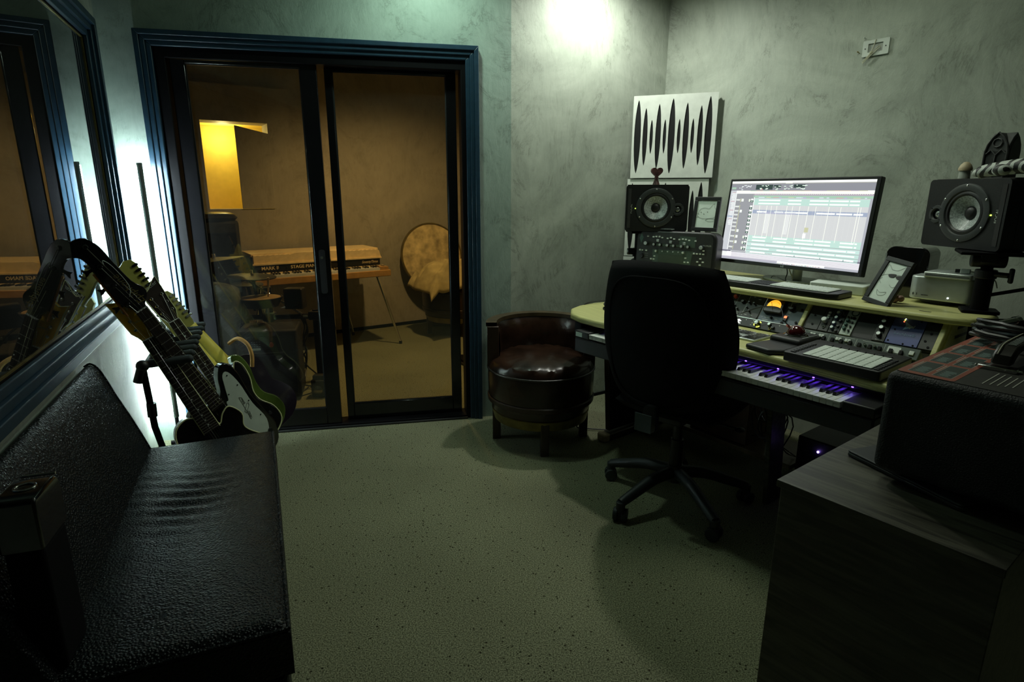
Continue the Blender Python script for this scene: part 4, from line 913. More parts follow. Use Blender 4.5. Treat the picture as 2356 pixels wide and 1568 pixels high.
quads('panel_print', [(.08, .16, .039, .0402, W_), (.19, .27, .039, .0402, W_), (.30, .37, .039, .0402, W_)]+[(x-.0005, x+.0005, .004, .042, W_) for x in (.068, .172, .278, .384)], PR, t, y=-.0064)
obj('cable', G().tube([(.012, -.05, .025), (.0, -.085, .03), (-.06, -.05, .10), (-.16, -.02, .11), (-.25, -.012, .06)], .0022, 6, 5), 'cable', t)
# --- things on the worktop
t = thing('computer_keyboard', 'slim aluminium computer keyboard with black keys on the worktop', 'computer keyboard', D(-1.79, 2.31, .8255), AR)
obj('tray', G().prism(rrect(0, .47, 0, .145, .008), 0, .009), 'silver', t, bevel=.002)
kc = None
for j in range(6):
    for i in range(20):
        x = .008+i*.0227+(.006 if i > 13 else 0)+(.006 if i > 16 else 0); y = .010+j*.0222
        if (i == 14 or i == 16) and j in (1,) or j == 2 and 14 <= i <= 16: continue
        if kc is None: kc = obj('key', G().box(0, .0185, 0, .0175, .009, .0115), 'black_key', t); k_0 = kc
        else: kc = k_0.copy(); COL.objects.link(kc); kc.parent = t
        kc.location = (min(x, .446), y, 0)
t = thing('trackball', 'black trackball with dark ruby ball and wrist rest', 'trackball', D(-1.215, 2.185, .8255), AR-4)
obj('wrist_rest', G().prism([(-.075, .0), (.04, -.012), (.085, .03), (.078, .16), (.062, .30), (-.045, .30), (-.058, .16)], 0, .022), 'dark_plastic', t, bevel=.009, seg=3)
obj('body', G().prism([(-.062, .14), (.080, .14), (.070, .315), (-.05, .315)], 0.002, .045), 'dark_plastic', t, bevel=.014, seg=3)
obj('ring', G().lathe([(.036, .040), (.042, .050), (.050, .046), (.052, .036)], 28, (.008, .225, 0)), 'black_gloss', t)
obj('ball', G().ball((.008, .225, .050), .037, n=28), 'ruby', t); obj('edge_shine', G().box(.068, .0705, .17, .28, .047, .0485), 'silver', t)
t = thing('pad_controller', 'black square pad controller with grid of pale rubber pads', 'pad controller', D(-1.100, 2.138, .8255), AR)
obj('case', G().prism(rrect(0, .345, 0, .275, .012), .0, .036), 'black_plastic', t, bevel=.004, loc=(0, 0, .002), rot=(radians(1.2), 0, 0))
p_0 = None
for j in range(8):
    for i in range(8):
        if p_0 is None: pc = p_0 = obj('pad', G().box(0, .0285, 0, .0205, .038, .0425), 'white_plastic', t, bevel=.0018)
        else: pc = p_0.copy(); COL.objects.link(pc); pc.parent = t
        pc.location = (.070+i*.0302, .012+j*.0220, .0006*j)
for i in range(8):
    obj('side_button', G().box(.316, .332, .014+i*.022, .028+i*.022, .038, .0420+.0005*i), 'dark_plastic', t, bevel=.0015); obj('side_button', G().box(.074+i*.030, .092+i*.030, .20, .213, .040, .0460), 'dark_plastic', t, bevel=.0015); obj('side_button', G().box(.022, .040, .014+i*.022, .028+i*.022, .038, .0420+.0005*i), 'dark_plastic', t, bevel=.0015)
t = thing('cable_coil', 'loose coil of black cable on the left end of the worktop', 'cable', D(-2.12, 2.40, .832), AR)
g = G()
for k in range(7):
    r = .12+.012*random.random(); dx, dy = random.uniform(-.012, .012), random.uniform(-.02, .02)
    g.tube([(dx+r*1.15*cos(a), dy+r*.8*sin(a), .004*k+.004*sin(3*a+k)) for a in [2*pi*i/28 for i in range(29)]], .0042, 6)
obj('loops', g, 'cable', t); obj('tail', G().tube([(-.10, .05, .01), (-.20, .10, .012), (-.27, -.02, .004), (-.268, -.10, -.03), (-.27, -.12, -.12), (-.26, -.10, -.22)], .0038, 6, 6), 'cable', t)
# --- things on the shelf
t = thing('slim_keyboard', 'long black slim controller with two pale key panels along the shelf front', 'keyboard', D(-1.84, 2.612, 1.001), AR)
obj('case', G().prism([(0, 0), (.66, 0), (.70, .02), (.70, .15), (.69, .165), (0, .165)], 0, .026), 'black_plastic', t, bevel=.004)
for x0, x1 in ((.02, .27), (.385, .655)):
    q = obj('key_panel', G().prism([(x0, .018), (x1, .018), (x1-.0, .148), (x0, .148)], .026, .031), 'white_plastic', t, bevel=.002)
    g = G()
    for i in range(int((x1-x0)/.0175)): g.box(x0+.004+i*.0175, x0+.017+i*.0175, .022, .145, .031, .0325)
    obj('keys', g, 'white_plastic', q, kind='stuff')
g = G()
for i in range(7):
    for j in range(8): g.box(.285+i*.013, .294+i*.013, .025+j*.015, .034+j*.015, .026, .0285)
obj('small_keys', g, 'dark_plastic', t, kind='stuff')
mo = thing('monitor', 'wide black-framed monitor showing a music editing session', 'monitor', D(-1.555, 2.95, 0), AR-4)

MW, MH, MZ = .79, .452, 0.0
MT = dict(loc=(0, 0, 1.300), rot=(radians(-7), 0, 0))
obj('bezel', G().prism(rrect(-MW/2, MW/2, MZ-MH/2, MZ+MH/2, .006), -.008, .028, 'XZ'), 'black_plastic', mo, bevel=.003, **MT)
def scr():
    q = []; c = lambda r, g_, b: (r, g_, b); X0, X1, Z0, Z1 = -MW/2+.013, MW/2-.018, MZ-MH/2+.019, MZ+MH/2-.014
    Wd, Hd = X1-X0, Z1-Z0
    def R(a, b, c0, d, col, k=0): q.append((X0+a*Wd, X0+b*Wd, Z1-d*Hd, Z1-c0*Hd, col, 0, k))
    rnd = random.Random(3)
    R(0, 1, 0, 1, (.40, .38, .52), 0); R(0, 1, 0, .025, (1, 1, 1), 1); R(.42, .47, .025, .035, (.9, .85, .7), 1); R(0, 1, .028, .034, (.45, .38, .3), 1)
    R(0, 1, .035, .115, (.26, .25, .30), 1); R(.2, .33, .045, .105, (.03, .05, .05), 2); R(.335, .39, .05, .085, (.03, .05, .05), 2); R(.48, .56, .045, .085, (.03, .05, .05), 2)
    for i in range(46): a = rnd.choice((.05, .08, .12, .22, .26, .34, .40, .44, .49, .53))+rnd.random()*.04; b = .048+rnd.random()*.055; R(a, a+.008+.01*rnd.random(), b, b+.008, (.75, .95, .8) if a > .19 else (.85, .85, .95), 3)
    R(.005, .04, .075, .10, (.3, .6, .4), 3); R(.245, .255, .095, .105, (.9, .1, .1), 3)
    R(.05, 1, .118, .155, (.95, .88, .82), 2)
    for i in range(16): a = .16+i*.05; R(a, a+.05, .118, .123, rnd.choice(((.6, .5, .2), (.5, .2, .5), (.3, .6, .3), (.8, .4, .2))), 3)
    R(.19, 1, .155, .175, (.45, .3, .45), 2)
    for i in range(60): a = .2+i*.0133; R(a, a+.006, .158, .162, (1, 1, 1), 3)
    R(.19, 1, .178, .205, (.30, .62, .42), 2)
    for i in range(14): a = .22+i*.055+rnd.random()*.02; R(a, a+.012+.04*rnd.random(), .196, .205, rnd.choice(((.45, .3, .8), (.6, .7, .3), (.7, .35, .3), (.35, .75, .5), (.6, .75, .9))), 3)
    def clip(z0, z1, base, wcol=(1, 1, 1), rows=2):
        R(.205, .985, z0, z1, base, 2); h = (z1-z0)/rows; x = .24
        while x < .95:
            w_ = .06+.12*rnd.random(); 
            for r in range(rows): R(x, min(.96, x+w_), z0+h*(r+.32), z0+h*(r+.72), wcol, 3)
            x += w_+.008+(.05 if rnd.random() < .3 else 0)
    R(.205, .985, .21, .86, (.62, .58, .66), 1)
    for i in range(24): a = .24+i*.031; R(a, a+.0014, .30, .70, (.68, .64, .70), 2)
    for a in (.255, .31, .345, .385, .46, .50, .55, .61, .66, .745, .82, .925, .94): R(a, a+.003, .30, .70, (1, .97, .86), 3)
    for a in (.315, .325, .335, .465, .475, .485): R(a, a+.005, .40, .64, (.85, .80, .86), 3)
    clip(.215, .295, (.40, .72, .66)); clip(.355, .40, (.28, .34, .62), rows=1); R(.28, .53, .375, .40, (.38, .36, .66), 3)
    R(.61, .637, .545, .60, (.62, .58, .25), 4); R(.605, .625, .615, .67, (1, 1, 1), 4)
    clip(.675, .755, (.42, .74, .68)); clip(.765, .805, (.45, .75, .74), rows=1); clip(.815, .855, (.42, .72, .70), rows=1); clip(.86, .905, (.45, .74, .72), rows=1)
    for zz in (.755, .808, .857): R(.205, .985, zz, zz+.006, (.25, .42, .42), 3)
    R(0, .048, .12, .88, (.55, .53, .66), 2)
    for i in range(34): b = .14+i*.0125; R(.012+.01*rnd.random(), .044, b, b+.005, (.95, .94, 1) if i % 9 else (.8, .2, .3), 3)
    R(0, .048, .44, .455, (.3, .4, .65), 4); R(.048, .053, .12, .88, (1, 1, 1), 3)
    R(.056, .2, .16, .88, (.30, .28, .36), 2)
    for i, zz in enumerate((.215, .30, .355, .405, .455, .505, .555, .605, .68, .75, .82)):
        for k in range(5): R(.058+k*.0065, .062+k*.0065, zz+.01, zz+.03, (.95, .95, .95), 3)
        R(.092, .096, zz, zz+.05, (.65, .62, .2), 3); R(.1, .118, zz+.005, zz+.04, (.85, .85, .85), 3) if i in (0, 2, 7, 8, 9) else None
        R(.178, .196, zz+.003, zz+.022, (.95, .95, .95), 3); R(.175, .198, zz+.026, zz+.046, (.05, .10, .08), 3); R(.183, .190, zz+.03, zz+.042, (.7, .9, .8), 4)
        R(.16, .172, zz+.008, zz+.04, (.8, .85, .7), 3) if i in (0, 8, 9, 10) else None
    R(.2, .205, .20, .88, (1, 1, 1), 3)
    R(0, 1, .885, .90, (.15, .14, .2), 2)
    for i in range(40): a = .08+i*.011; R(a, a+.007, .888, .896, (1, 1, 1), 3)
    R(0, 1, .905, .975, (.80, .70, .86), 2)
    for i in range(6): R(.09, 1, .915+i*.011, .918+i*.011, (.55, .45, .6), 3)
    R(.01, .05, .905, .96, (.85, .8, .85), 3); R(.05, .088, .90, .955, (1, 1, 1), 3); R(0, .46, .965, .985, (.45, .38, .58), 4); R(.46, .79, .968, .99, (.92, .92, 1), 4)
    for i in range(50): a = .465+i*.006; R(a, a+.004, .984, .992, rnd.choice(((.1, .1, .1), (1, 1, 1), (.4, .8, .4), (.9, .3, .3))), 5)
    out = []
    for e in q:
        c_ = e[4]; g_ = (c_[0]+c_[1]+c_[2])/3; lo = g_ > .3; k_ = .52 if lo else 1; c_ = tuple(g_+(v-g_)*k_ for v in c_); out.append((*e[:4], (c_[0]*.97, c_[1]*1.03, c_[2]*.97), *e[5:]))
    return out
sm_ = vcol('screen_emission', emit=1.15)
so_ = quads('screen', scr(), sm_, mo, y=-.0085, step=.00005)
so_.location = MT['loc']; so_.rotation_euler = MT['rot']
o = text('lettering', 'LG', .014, 'silver', mo, on_face(.0, MZ-MH/2+.0095, -.0085)); o.location = MT['loc']; o.rotation_euler = MT['rot']; obj('power_key', G().box(MW/2-.03, MW/2-.012, -.0088, -.008, MZ-MH/2+.004, MZ-MH/2+.016), 'dark_plastic', mo, **MT)
obj('stand_column', G().cyl((0.03, .06, 1.015), (.03, .06, 1.28), .024, n=24), 'grey_box', mo); obj('stand_foot', G().prism([(.17*cos(a), .09+.11*sin(a)) for a in [i*pi/16 for i in range(32)]], 1.001, 1.013), 'grey_box', mo, bevel=.003)
obj('video_cable', G().tube([(-.02, .03, 1.09), (.0, .02, 1.05), (.005, .0, 1.02), (.03, -.02, 1.006)], .0028, 6, 4).tube([(.02, -.02, 1.012), (-.05, -.02, 1.03), (-.09, .02, 1.006)], .0022, 6, 4), 'cable', mo); obj('white_cable', G().tube([(-.01, .035, 1.09), (.01, .03, 1.05), (.03, .02, 1.03), (.035, .01, 1.005)], .003, 6, 4), 'cord_white', mo)
t = thing('drive_box', 'flat white rectangular box on the shelf right of the monitor stand', 'box', D(-1.352, 2.80, 1.001), AR+8)
obj('shell', G().prism(rrect(0, .235, 0, .155, .01), 0, .042), 'white_plastic', t, bevel=.004); obj('rear_plug', G().box(.236, .262, .03, .06, .006, .026), 'black_plastic', t, bevel=.003)
# glossy black box standing behind
t = thing('router_box', 'tall glossy black box with rounded top behind the small framed drawing', 'box', D(-1.015, 2.985, 1.0), AR)
obj('shell', G().prism(rrect(-.085, .085, 0, .222, .03, rs=[.004, .035, .035, .004]), -.03, .10, 'XZ'), 'black_gloss', t, bevel=.01, seg=3); obj('edge_strip', G().box(-.086, -.080, -.035, -.028, .02, .19), 'silver', t)
def drawing(t, kind, w, h):
    g = G(); L = lambda P: g.tube([(x*w, -.0118, z*h) for x, z in P], .0004, 5, 3)
    if kind == 'cat':
        L([(.18, .44), (.22, .58), (.30, .66), (.45, .68), (.60, .66), (.70, .76), (.78, .80), (.80, .70), (.88, .60), (.90, .48), (.80, .40), (.55, .37), (.30, .38), (.18, .44)]); L([(.12, .52), (.24, .50)]); L([(.14, .40), (.24, .42)]); L([(.5, .33), (.62, .37), (.85, .36), (.80, .30), (.62, .29), (.5, .33)])
        for x, z in ((.30, .55), (.55, .56), (.42, .50)): g.ball((x*w, -.0118, z*h), .0022, (1, .3, 1), 8)
    else:
        L([(.22, .60), (.20, .84), (.40, .76)]); L([(.40, .76), (.62, .77), (.84, .88), (.86, .74)]); L([(.24, .56), (.18, .50), (.30, .44)]); L([(.84, .58), (.90, .52), (.76, .42), (.60, .46)]); L([(.30, .30), (.45, .26), (.65, .30), (.60, .22), (.40, .20), (.30, .30)]); L([(.08, .52), (.2, .60), (.40, .655), (.92, .70)])
        for x in (.52, .80): g.prism(smooth_poly([((x-.13)*w, .655*h), ((x+.12)*w, .690*h), ((x+.09)*w, .620*h), ((x-.06)*w, .605*h)], 3), -.013, -.0116, 'XZ')
    obj('line_drawing', g, 'ink', t)
def frame(name, label, w, h, mw, kind):
    t = thing(name, label, 'picture frame', mw=mw)
    obj('frame_border', plate_ring(w, h, .020), 'black_plastic', t, bevel=.002); obj('paper', G().box(.020, w-.020, -.011, -.002, .020, h-.020), 'paper', t); drawing(t, kind, w, h)
    obj('backing', G().box(.004, w-.004, -.003, .004, .004, h-.004), 'black_plastic', t)
    return t
def plate_ring(w, h, t): return G().box(0, w, -.016, 0, 0, t).box(0, w, -.016, 0, h-t, h).box(0, t, -.016, 0, t, h-t).box(w-t, w, -.016, 0, t, h-t)
fm = Matrix.Translation(D(-1.065, 2.70, 1.004)) @ Matrix.Rotation(radians(AR-20), 4, 'Z') @ Matrix.Rotation(radians(8), 4, 'Y') @ Matrix.Rotation(radians(-23), 4, 'X')
frame('picture_frame', 'black-framed drawing of a cat face in sunglasses leaning on the shelf', .125, .205, fm, 'shades')
t = thing('small_computer', 'silver rounded desktop computer on the shelf beside the speaker pole', 'computer', D(-.955, 2.845, 1.002), AR)
obj('foot_ring', G().cyl((.105, .10, 0), (.105, .10, .018), .08, n=32), 'black_plastic', t); obj('shell', G().prism(rrect(0, .235, 0, .225, .035, 8), .016, .112), 'silver', t, bevel=.006, seg=3)
obj('port', G().box(.020, .022, -.0008, .002, .032, .042), 'ink', t); obj('port', G().box(.034, .036, -.0008, .002, .032, .042), 'ink', t); obj('card_slot', G().box(.052, .077, -.0008, .002, .034, .0365), 'ink', t); obj('power_light', G().ball((.148, -.001, .033), .0032), 'led_white', t)
t = thing('optical_drive', 'flat silver drive lying on top of the small silver computer', 'drive', D(-.905, 2.835, 1.1145), AR); obj('shell', G().prism(rrect(0, .17, 0, .16, .01), 0, .021), 'silver', t, bevel=.003); obj('disc_slot', G().box(.008, .16, -.0008, .001, .009, .0115), 'ink', t)
t = thing('usb_adapter', 'little white adapter plug with cable on top of the flat drive', 'adapter', D(-.79, 2.87, 1.1365), AR+10); obj('plug', G().box(0, .034, 0, .02, 0, .018), 'white_plastic', t, bevel=.003); obj('metal_tip', G().box(-.016, 0, .003, .017, .002, .016), 'dark_plastic', t); obj('lead', G().tube([(.034, .01, .009), (.07, .02, .005), (.11, .05, -.02), (.12, .12, -.06)], .002, 6, 4), 'cord_white', t)
t = thing('pink_figurine', 'small pinkish round figurine on the shelf beside the silver computer', 'figurine', D(-.975, 2.775, 1.001), AR); obj('body', G().ball((0, 0, .018), .020, (1, .9, .95)).ball((.022, .005, .018), .014), 'skin_pink', t); obj('eye', G().ball((-.006, -.018, .028), .0028, n=8), 'ink', t)
# --- profiling amplifier
kp = thing('profiling_amplifier', 'black rounded tabletop amplifier with many knobs and a green display', 'amplifier', D(-2.375, 2.740, 1.012), AR+14)
kp.rotation_euler = (radians(-3), 0, radians(AR+14)); KPW, KPH = .485, .225
obj('shell', G().prism(rrect(0, KPW, 0, KPH, .03, rs=[.012, .045, .045, .012]), -.02, .085, 'XZ'), 'black_plastic', kp, bevel=.012, seg=3)
obj('face', G().prism(rrect(.010, KPW-.020, .010, KPH-.010, .03, rs=[.01, .038, .038, .01]), -.0225, -.0195, 'XZ'), 'rack_black', kp)
obj('display_surround', G().prism([(.115, .035), (.345, .035), (.355, .118), (.110, .118)], -.0238, -.022, 'XZ'), 'kemper_green', kp); obj('display', G().prism([(.150, .045), (.300, .045), (.305, .092), (.148, .092)], -.0248, -.0236, 'XZ'), 'lcd', kp)
obj('green_band', G().box(.270, .365, -.0238, -.022, .150, .198), 'kemper_green', kp); obj('green_band', G().box(.125, .365, -.0236, -.022, .138, .150), 'kemper_green', kp)
for x in (.070, .405): knob(kp, x, .150 if x < .1 else .142, .0135, .022, 'chair_plastic', -.022, 'silver')
for x in (.122, .160, .205, .243, .290, .328): knob(kp, x, .148-.02*x, .0092, .020, 'black_plastic', -.022, 'silver')
for x in (.135, .345-.045): knob(kp, x, .108, .0075, .014, 'silver', -.022, 'white_plastic')
for x in (.172, .205, .238, .270): knob(kp, x, .108, .0045, .006, 'silver', -.022)
knob(kp, .045, .075, .014, .016, 'black_plastic', -.022)
obj('logo_diamond', G().prism([(.034, .150), (.047, .182), (.034, .206), (.021, .178)], -.0235, -.022, 'XZ'), mat('logo_teal', (.10, .19, .16), .5), kp)
for x, z in ((.075, .190), (.110, .188), (.128, .190), (.147, .190), (.165, .186), (.198, .183), (.218, .187), (.238, .181), (.270, .180), (.290, .183), (.308, .182), (.328, .178), (.365, .176), (.030, .108), (.046, .108), (.070, .107), (.125, .078), (.105, .060), (.122, .060), (.315, .078), (.312, .055), (.332, .055), (.362, .106), (.380, .106), (.398, .106), (.416, .106), (.402, .080), (.402, .045), (.386, .062), (.418, .062), (.415, .125), (.078, .030)):
    obj('push_button', G().box(x-.0058, x+.0058, -.026, -.022, z-.0035, z+.0035), 'white_plastic', kp, bevel=.0008)
for x, z in ((.138, .168), (.218, .163), (.300, .158)): obj('push_button', G().box(x-.008, x+.008, -.026, -.022, z-.008, z+.008), 'silver', kp, bevel=.001)
text('lettering', 'PROFILER', .013, 'grey_box', kp, on_face(.432, .152, -.0228), sx=.9)
quads('panel_print', [(x-.006, x+.006, z+.0065, z+.0078, (.3, .33, .3)) for x, z in ((.075, .190), (.128, .190), (.147, .190), (.218, .187), (.290, .183), (.365, .176), (.030, .108), (.070, .107), (.362, .106), (.398, .106), (.105, .060))]+[(.060, .085, .09-.012*k, .0915-.012*k, (.3, .33, .3)) for k in range(3)]+[(.01, .46, .1285, .1295, (.05, .06, .06))], PR, kp, y=-.0232)
for x in (.03, KPW-.03):
    for y in (.0, .07): obj('foot', G().cyl((x, y, -.010), (x, y, .0), .012), 'black_plastic', kp)
for x, z in ((KPW-.012, .02), (KPW+.001, .035)): obj('side_screw', G().cyl((x, -.019, z), (x, -.024, z), .003), 'chrome', kp)
fm = Matrix.Translation(D(-2.075, 2.850, 1.2415)) @ Matrix.Rotation(radians(AR+12), 4, 'Z') @ Matrix.Rotation(radians(-10), 4, 'X')
frame('picture_frame', 'black-framed drawing of a dozing cat standing on the tabletop amplifier', .148, .188, fm, 'cat')
t = thing('small_tablet', 'thin dark tablet lying on the tabletop amplifier under the speaker', 'tablet', D(-2.28, 2.765, 1.2415), AR+12); obj('shell', G().prism(rrect(0, .115, 0, .08, .006), 0, .007), 'silver', t, bevel=.002); obj('edge', G().box(.0, .115, -.002, .0, .0, .006), 'dark_plastic', t)
# --- loudspeakers
def speaker(name, label, mw, mirror):
    t = thing(name, label, 'speaker', mw=mw); W2, H2, DP = .352/2, .132, .31; sg = -1 if mirror else 1
    cx = -.005*sg; tx = .118*sg
    obj('cabinet', G().prism(rrect(-W2, W2, -H2, H2, .016), .046, DP, 'XZ'), 'black_plastic', t, bevel=.004)
    obj('top_skin', G().prism(rrect(-W2+.004, W2-.004, .01, DP-.006, .012), H2-.001, H2+.002), 'speaker_top', t)
    cc = lambda x, z, r_: [(x+r_*cos(2*pi*k/40), z+r_*sin(2*pi*k/40)) for k in range(40)]
    plate('baffle', rrect(-W2, W2, -H2+.002, H2, .016), [cc(cx, .004, .083), cc(tx, -.004, .021)], .054, 'black_plastic', t, y=.019)
    cx = -.005*sg; c = (cx, -.008, .004)
    rim = obj('woofer_rim', G().lathe([(.082, 0), (.112, 0), (.110, -.005), (.100, -.008), (.086, -.006), (.082, 0)], 48, c, 'Y'), 'cone_rim', t)
    obj('surround', G().lathe([(.066, .004), (.072, -.003), (.079, -.003), (.084, .0)], 48, c, 'Y'), 'black_plastic', t)
    obj('cone', G().lathe([(.020, .034), (.066, .002)], 48, c, 'Y'), 'cone', t); obj('dust_cap', G().lathe([(0, .018), (.012, .019), (.021, .023), (.026, .030), (.026, .036)], 32, c, 'Y'), 'black_plastic', t)
    for k in range(6):
        a = pi/2+k*pi/3; obj('rim_screw', G().ball((cx+.104*cos(a), -.015, .004+.104*sin(a)), .0042, (1, .6, 1), 10), 'chrome', rim)
    c = (tx, -.008, -.004)
    tw_ = obj('tweeter_ring', G().lathe([(.020, -.001), (.036, -.001), (.034, -.006), (.024, -.007), (.020, -.001)], 36, c, 'Y'), 'cone_rim', t); obj('tweeter_dome', G().lathe([(0, -.001), (.008, .000), (.014, .003), (.018, .007)], 28, c, 'Y'), 'tweeter', tw_)
    for k in range(4):
        a = pi/4+k*pi/2; obj('ring_screw', G().cyl((tx+.031*cos(a), -.013, -.004+.031*sin(a)), (tx+.031*cos(a), -.0155, -.004+.031*sin(a)), .0022), 'black_metal', tw_)
    obj('front_port', G().box(-W2*sg+.012*sg, -W2*sg+.030*sg, -.0095, -.0075, -H2+.02, H2-.02), 'ink', t)
    lx = -.132*sg; obj('status_light', G().ball((lx+.012*sg, -.009, 0), .0030), 'led_green', t)
    tm = on_face(lx-.012*sg, -.002, -.0086) @ Matrix.Rotation(radians(90), 4, 'Z'); text('lettering', 'FOCAL', .017, 'white_plastic' if mirror else 'grey_box', t, tm)
    obj('badge_plate', G().box(lx-.006*sg if sg < 0 else lx-.006, lx+.006, -.0088, -.008, -.014, .010), 'dark_plastic', t)
    return t
def smw(loc, rz, rx=0): return Matrix.Translation(loc) @ Matrix.Rotation(radians(rz), 4, 'Z') @ Matrix.Rotation(radians(rx), 4, 'X')
speaker('loudspeaker', 'black studio loudspeaker lying on its side before the white slotted panels', smw((.835, 3.47, 1.362), -12), False)
speaker('loudspeaker', 'black studio loudspeaker lying on its side at the right edge of the picture', smw((1.765, 2.335, 1.372), -82, 0), True)
def spk_stand(x, y, z0, z1, label, strut, yaw=0):
    t = thing('speaker_stand', label, 'speaker stand', (x, y, z0), yaw); h = z1-z0
    obj('base_plate', G().prism(rrect(-.06, .06, -.05, .05, .01), 0, .012), 'black_metal', t, bevel=.002)
    obj('lower_tube', G().cyl((0, 0, .012), (0, 0, h*.62), .030, n=24), 'black_metal', t); obj('upper_tube', G().cyl((0, 0, h*.6), (0, 0, h-.012), .020, n=20), 'black_metal', t)
    c = obj('locking_collar', G().cyl((0, 0, h*.56), (0, 0, h*.70), .036, n=20), 'black_plastic', t, bevel=.004); obj('wing_knob', G().cyl((.02, -.02, h*.64), (.065, -.05, h*.64), .010).box(.06, .075, -.065, -.04, h*.64-.028, h*.64+.028), 'black_plastic', c, bevel=.006)
    obj('tilt_clamp', G().cyl((-.055, 0, h*.86), (.055, 0, h*.86), .030, n=20).box(-.03, .03, -.03, .03, h*.80, h-.01), 'black_plastic', t, bevel=.006); obj('top_plate', G().box(-.10, .10, -.09, .09, h-.012, h), 'black_metal', t, bevel=.003)
    if strut: obj('side_strut', G().cyl((.03, .0, h*.30), (.42, .10, h*.72), .007).cyl((.0, -.0, -.13), (.0, -.0, .01), .022), 'black_metal', t)
    return t
p = D(-.690, 2.81, 0); spk_stand(p.x, p.y, 1.001, 1.238, 'black clamp-on speaker pole at the right end of the shelf', True, -30)
t = thing('speaker_stand', 'black pole stand carrying the left loudspeaker behind the tabletop amplifier', 'speaker stand', (.770, 3.62, 0), 0)
obj('base_plate', G().cyl((0, 0, 0), (0, 0, .015), .10, n=36), 'black_metal', t); obj('pole', G().cyl((0, 0, .015), (0, 0, 1.215), .020), 'black_metal', t); c = obj('clamp', G().cyl((-.03, -.01, 1.10), (.03, -.01, 1.10), .026).ball((-.02, -.03, 1.03), .034), 'black_plastic', t); obj('wing_knob', G().box(-.07, -.02, -.04, -.02, 1.085, 1.125), 'black_gloss', c, bevel=.006); obj('top_plate', G().box(-.06, .13, -.10, .10, 1.215, 1.229), 'black_metal', t, bevel=.003)
# ornaments on the loudspeakers
t = thing('heart_ornament', 'small dark carved heart on a stem standing on the left loudspeaker', 'ornament', (.855, 3.60, 1.497), 0)
hp = []
for k in range(36):
    a = 2*pi*k/36; hp.append((.034*sin(a)**3*1.0, .072+.0021*(13*cos(a)-5*cos(2*a)-2*cos(3*a)-cos(4*a))))
obj('heart', G().prism(hp, -.014, .014, 'XZ'), 'heart_wood', t, bevel=.006, seg=3); obj('stem', G().lathe([(.0, 0), (.021, 0), (.018, .01), (.011, .03), (.012, .045), (0, .05)], 24), 'heart_wood', t)
p = Vector((1.785, 2.40, 1.507)); t = thing('mushroom_ornament', 'small pale wooden mushroom standing on the right loudspeaker', 'ornament', p, 0)
obj('stem', G().lathe([(0, 0), (.020, 0), (.019, .025), (.017, .034), (0, .034)], 24), 'grey_box', t); obj('cap', G().lathe([(.0, .028), (.023, .030), (.024, .038), (.018, .052), (.009, .062), (0, .064)], 24), 'pale_wood', t)
t = thing('gothic_arch_ornament', 'dark grey gothic church window ornament on the right loudspeaker', 'ornament', (1.850, 2.345, 1.507), -66)
ga_ = [(-.038, 0), (.038, 0), (.038, .10), (.032, .125), (.018, .150), (0, .168), (-.018, .150), (-.032, .125), (-.038, .10)]
obj('block', G().prism(ga_, 0, .085, 'XZ'), 'gothic_resin', t, bevel=.002); obj('side_gable', G().prism([(.0, 0), (.085, 0), (.085, .10), (.079, .125), (.063, .150), (.0425, .168), (.022, .150), (.006, .125), (.0, .10)], -.0385, .0385, 'YZ'), 'gothic_resin', t, bevel=.002); q = obj('front_arch', G().tube([(a, -.003, b) for a, b in ga_+ga_[:1]], .0035, 6), 'gothic_resin', t)
obj('tracery', G().tube([(0, -.003, 0), (0, -.003, .085), (.018, -.003, .105), (.033, -.003, .09)], .0025, 6).tube([(0, -.003, .085), (-.018, -.003, .105), (-.033, -.003, .09)], .0025, 6).tube([(.016*cos(i*pi/4), -.003, .130+.016*sin(i*pi/4)) for i in range(9)], .0025, 6), 'gothic_resin', q); obj('side_recess', G().prism([(.012, .01), (.073, .01), (.073, .10), (.062, .128), (.0425, .150), (.023, .128), (.012, .10)], .0380, .0395, 'YZ'), 'rack_dark', t)
m = bpy.data.materials.new('zebra'); nt, N, L_, P_ = nodes(m); wv = N.new('ShaderNodeTexWave'); wv.inputs['Scale'].default_value = 8; wv.inputs['Distortion'].default_value = 16; wv.inputs['Detail'].default_value = 2; wv.inputs['Detail Scale'].default_value = 1.2
tc = N.new('ShaderNodeTexCoord'); L_.new(tc.outputs['Object'], wv.inputs['Vector']); cr = N.new('ShaderNodeValToRGB'); cr.color_ramp.interpolation = 'CONSTANT'; cr.color_ramp.elements[0].color = (.006, .006, .006, 1); cr.color_ramp.elements[1].position = .55; cr.color_ramp.elements[1].color = (.5, .54, .5, 1); L_.new(wv.outputs['Fac'], cr.inputs[0]); L_.new(cr.outputs[0], P_.inputs['Base Color']); MATS['zebra'] = m
t = thing('zebra_cloth_toy', 'black and white zebra-patterned cloth roll lying on the right loudspeaker', 'soft toy', (1.715, 2.190, 1.507), -72)
obj('roll', G().tube([(-.03, 0, .016), (.0, 0, .024), (.05, .0, .030), (.10, .0, .034), (.17, .0, .034), (.26, 0, .034), (.34, 0, .030)], .022, 14, 4, r1=.030), 'zebra', t); obj('snout', G().ball((-.035, 0, .016), .016, (1.5, 1, .9)), 'zebra', t); obj('paw', G().ball((.06, -.03, .022), .023, (1.3, .9, .9)), 'zebra', t)
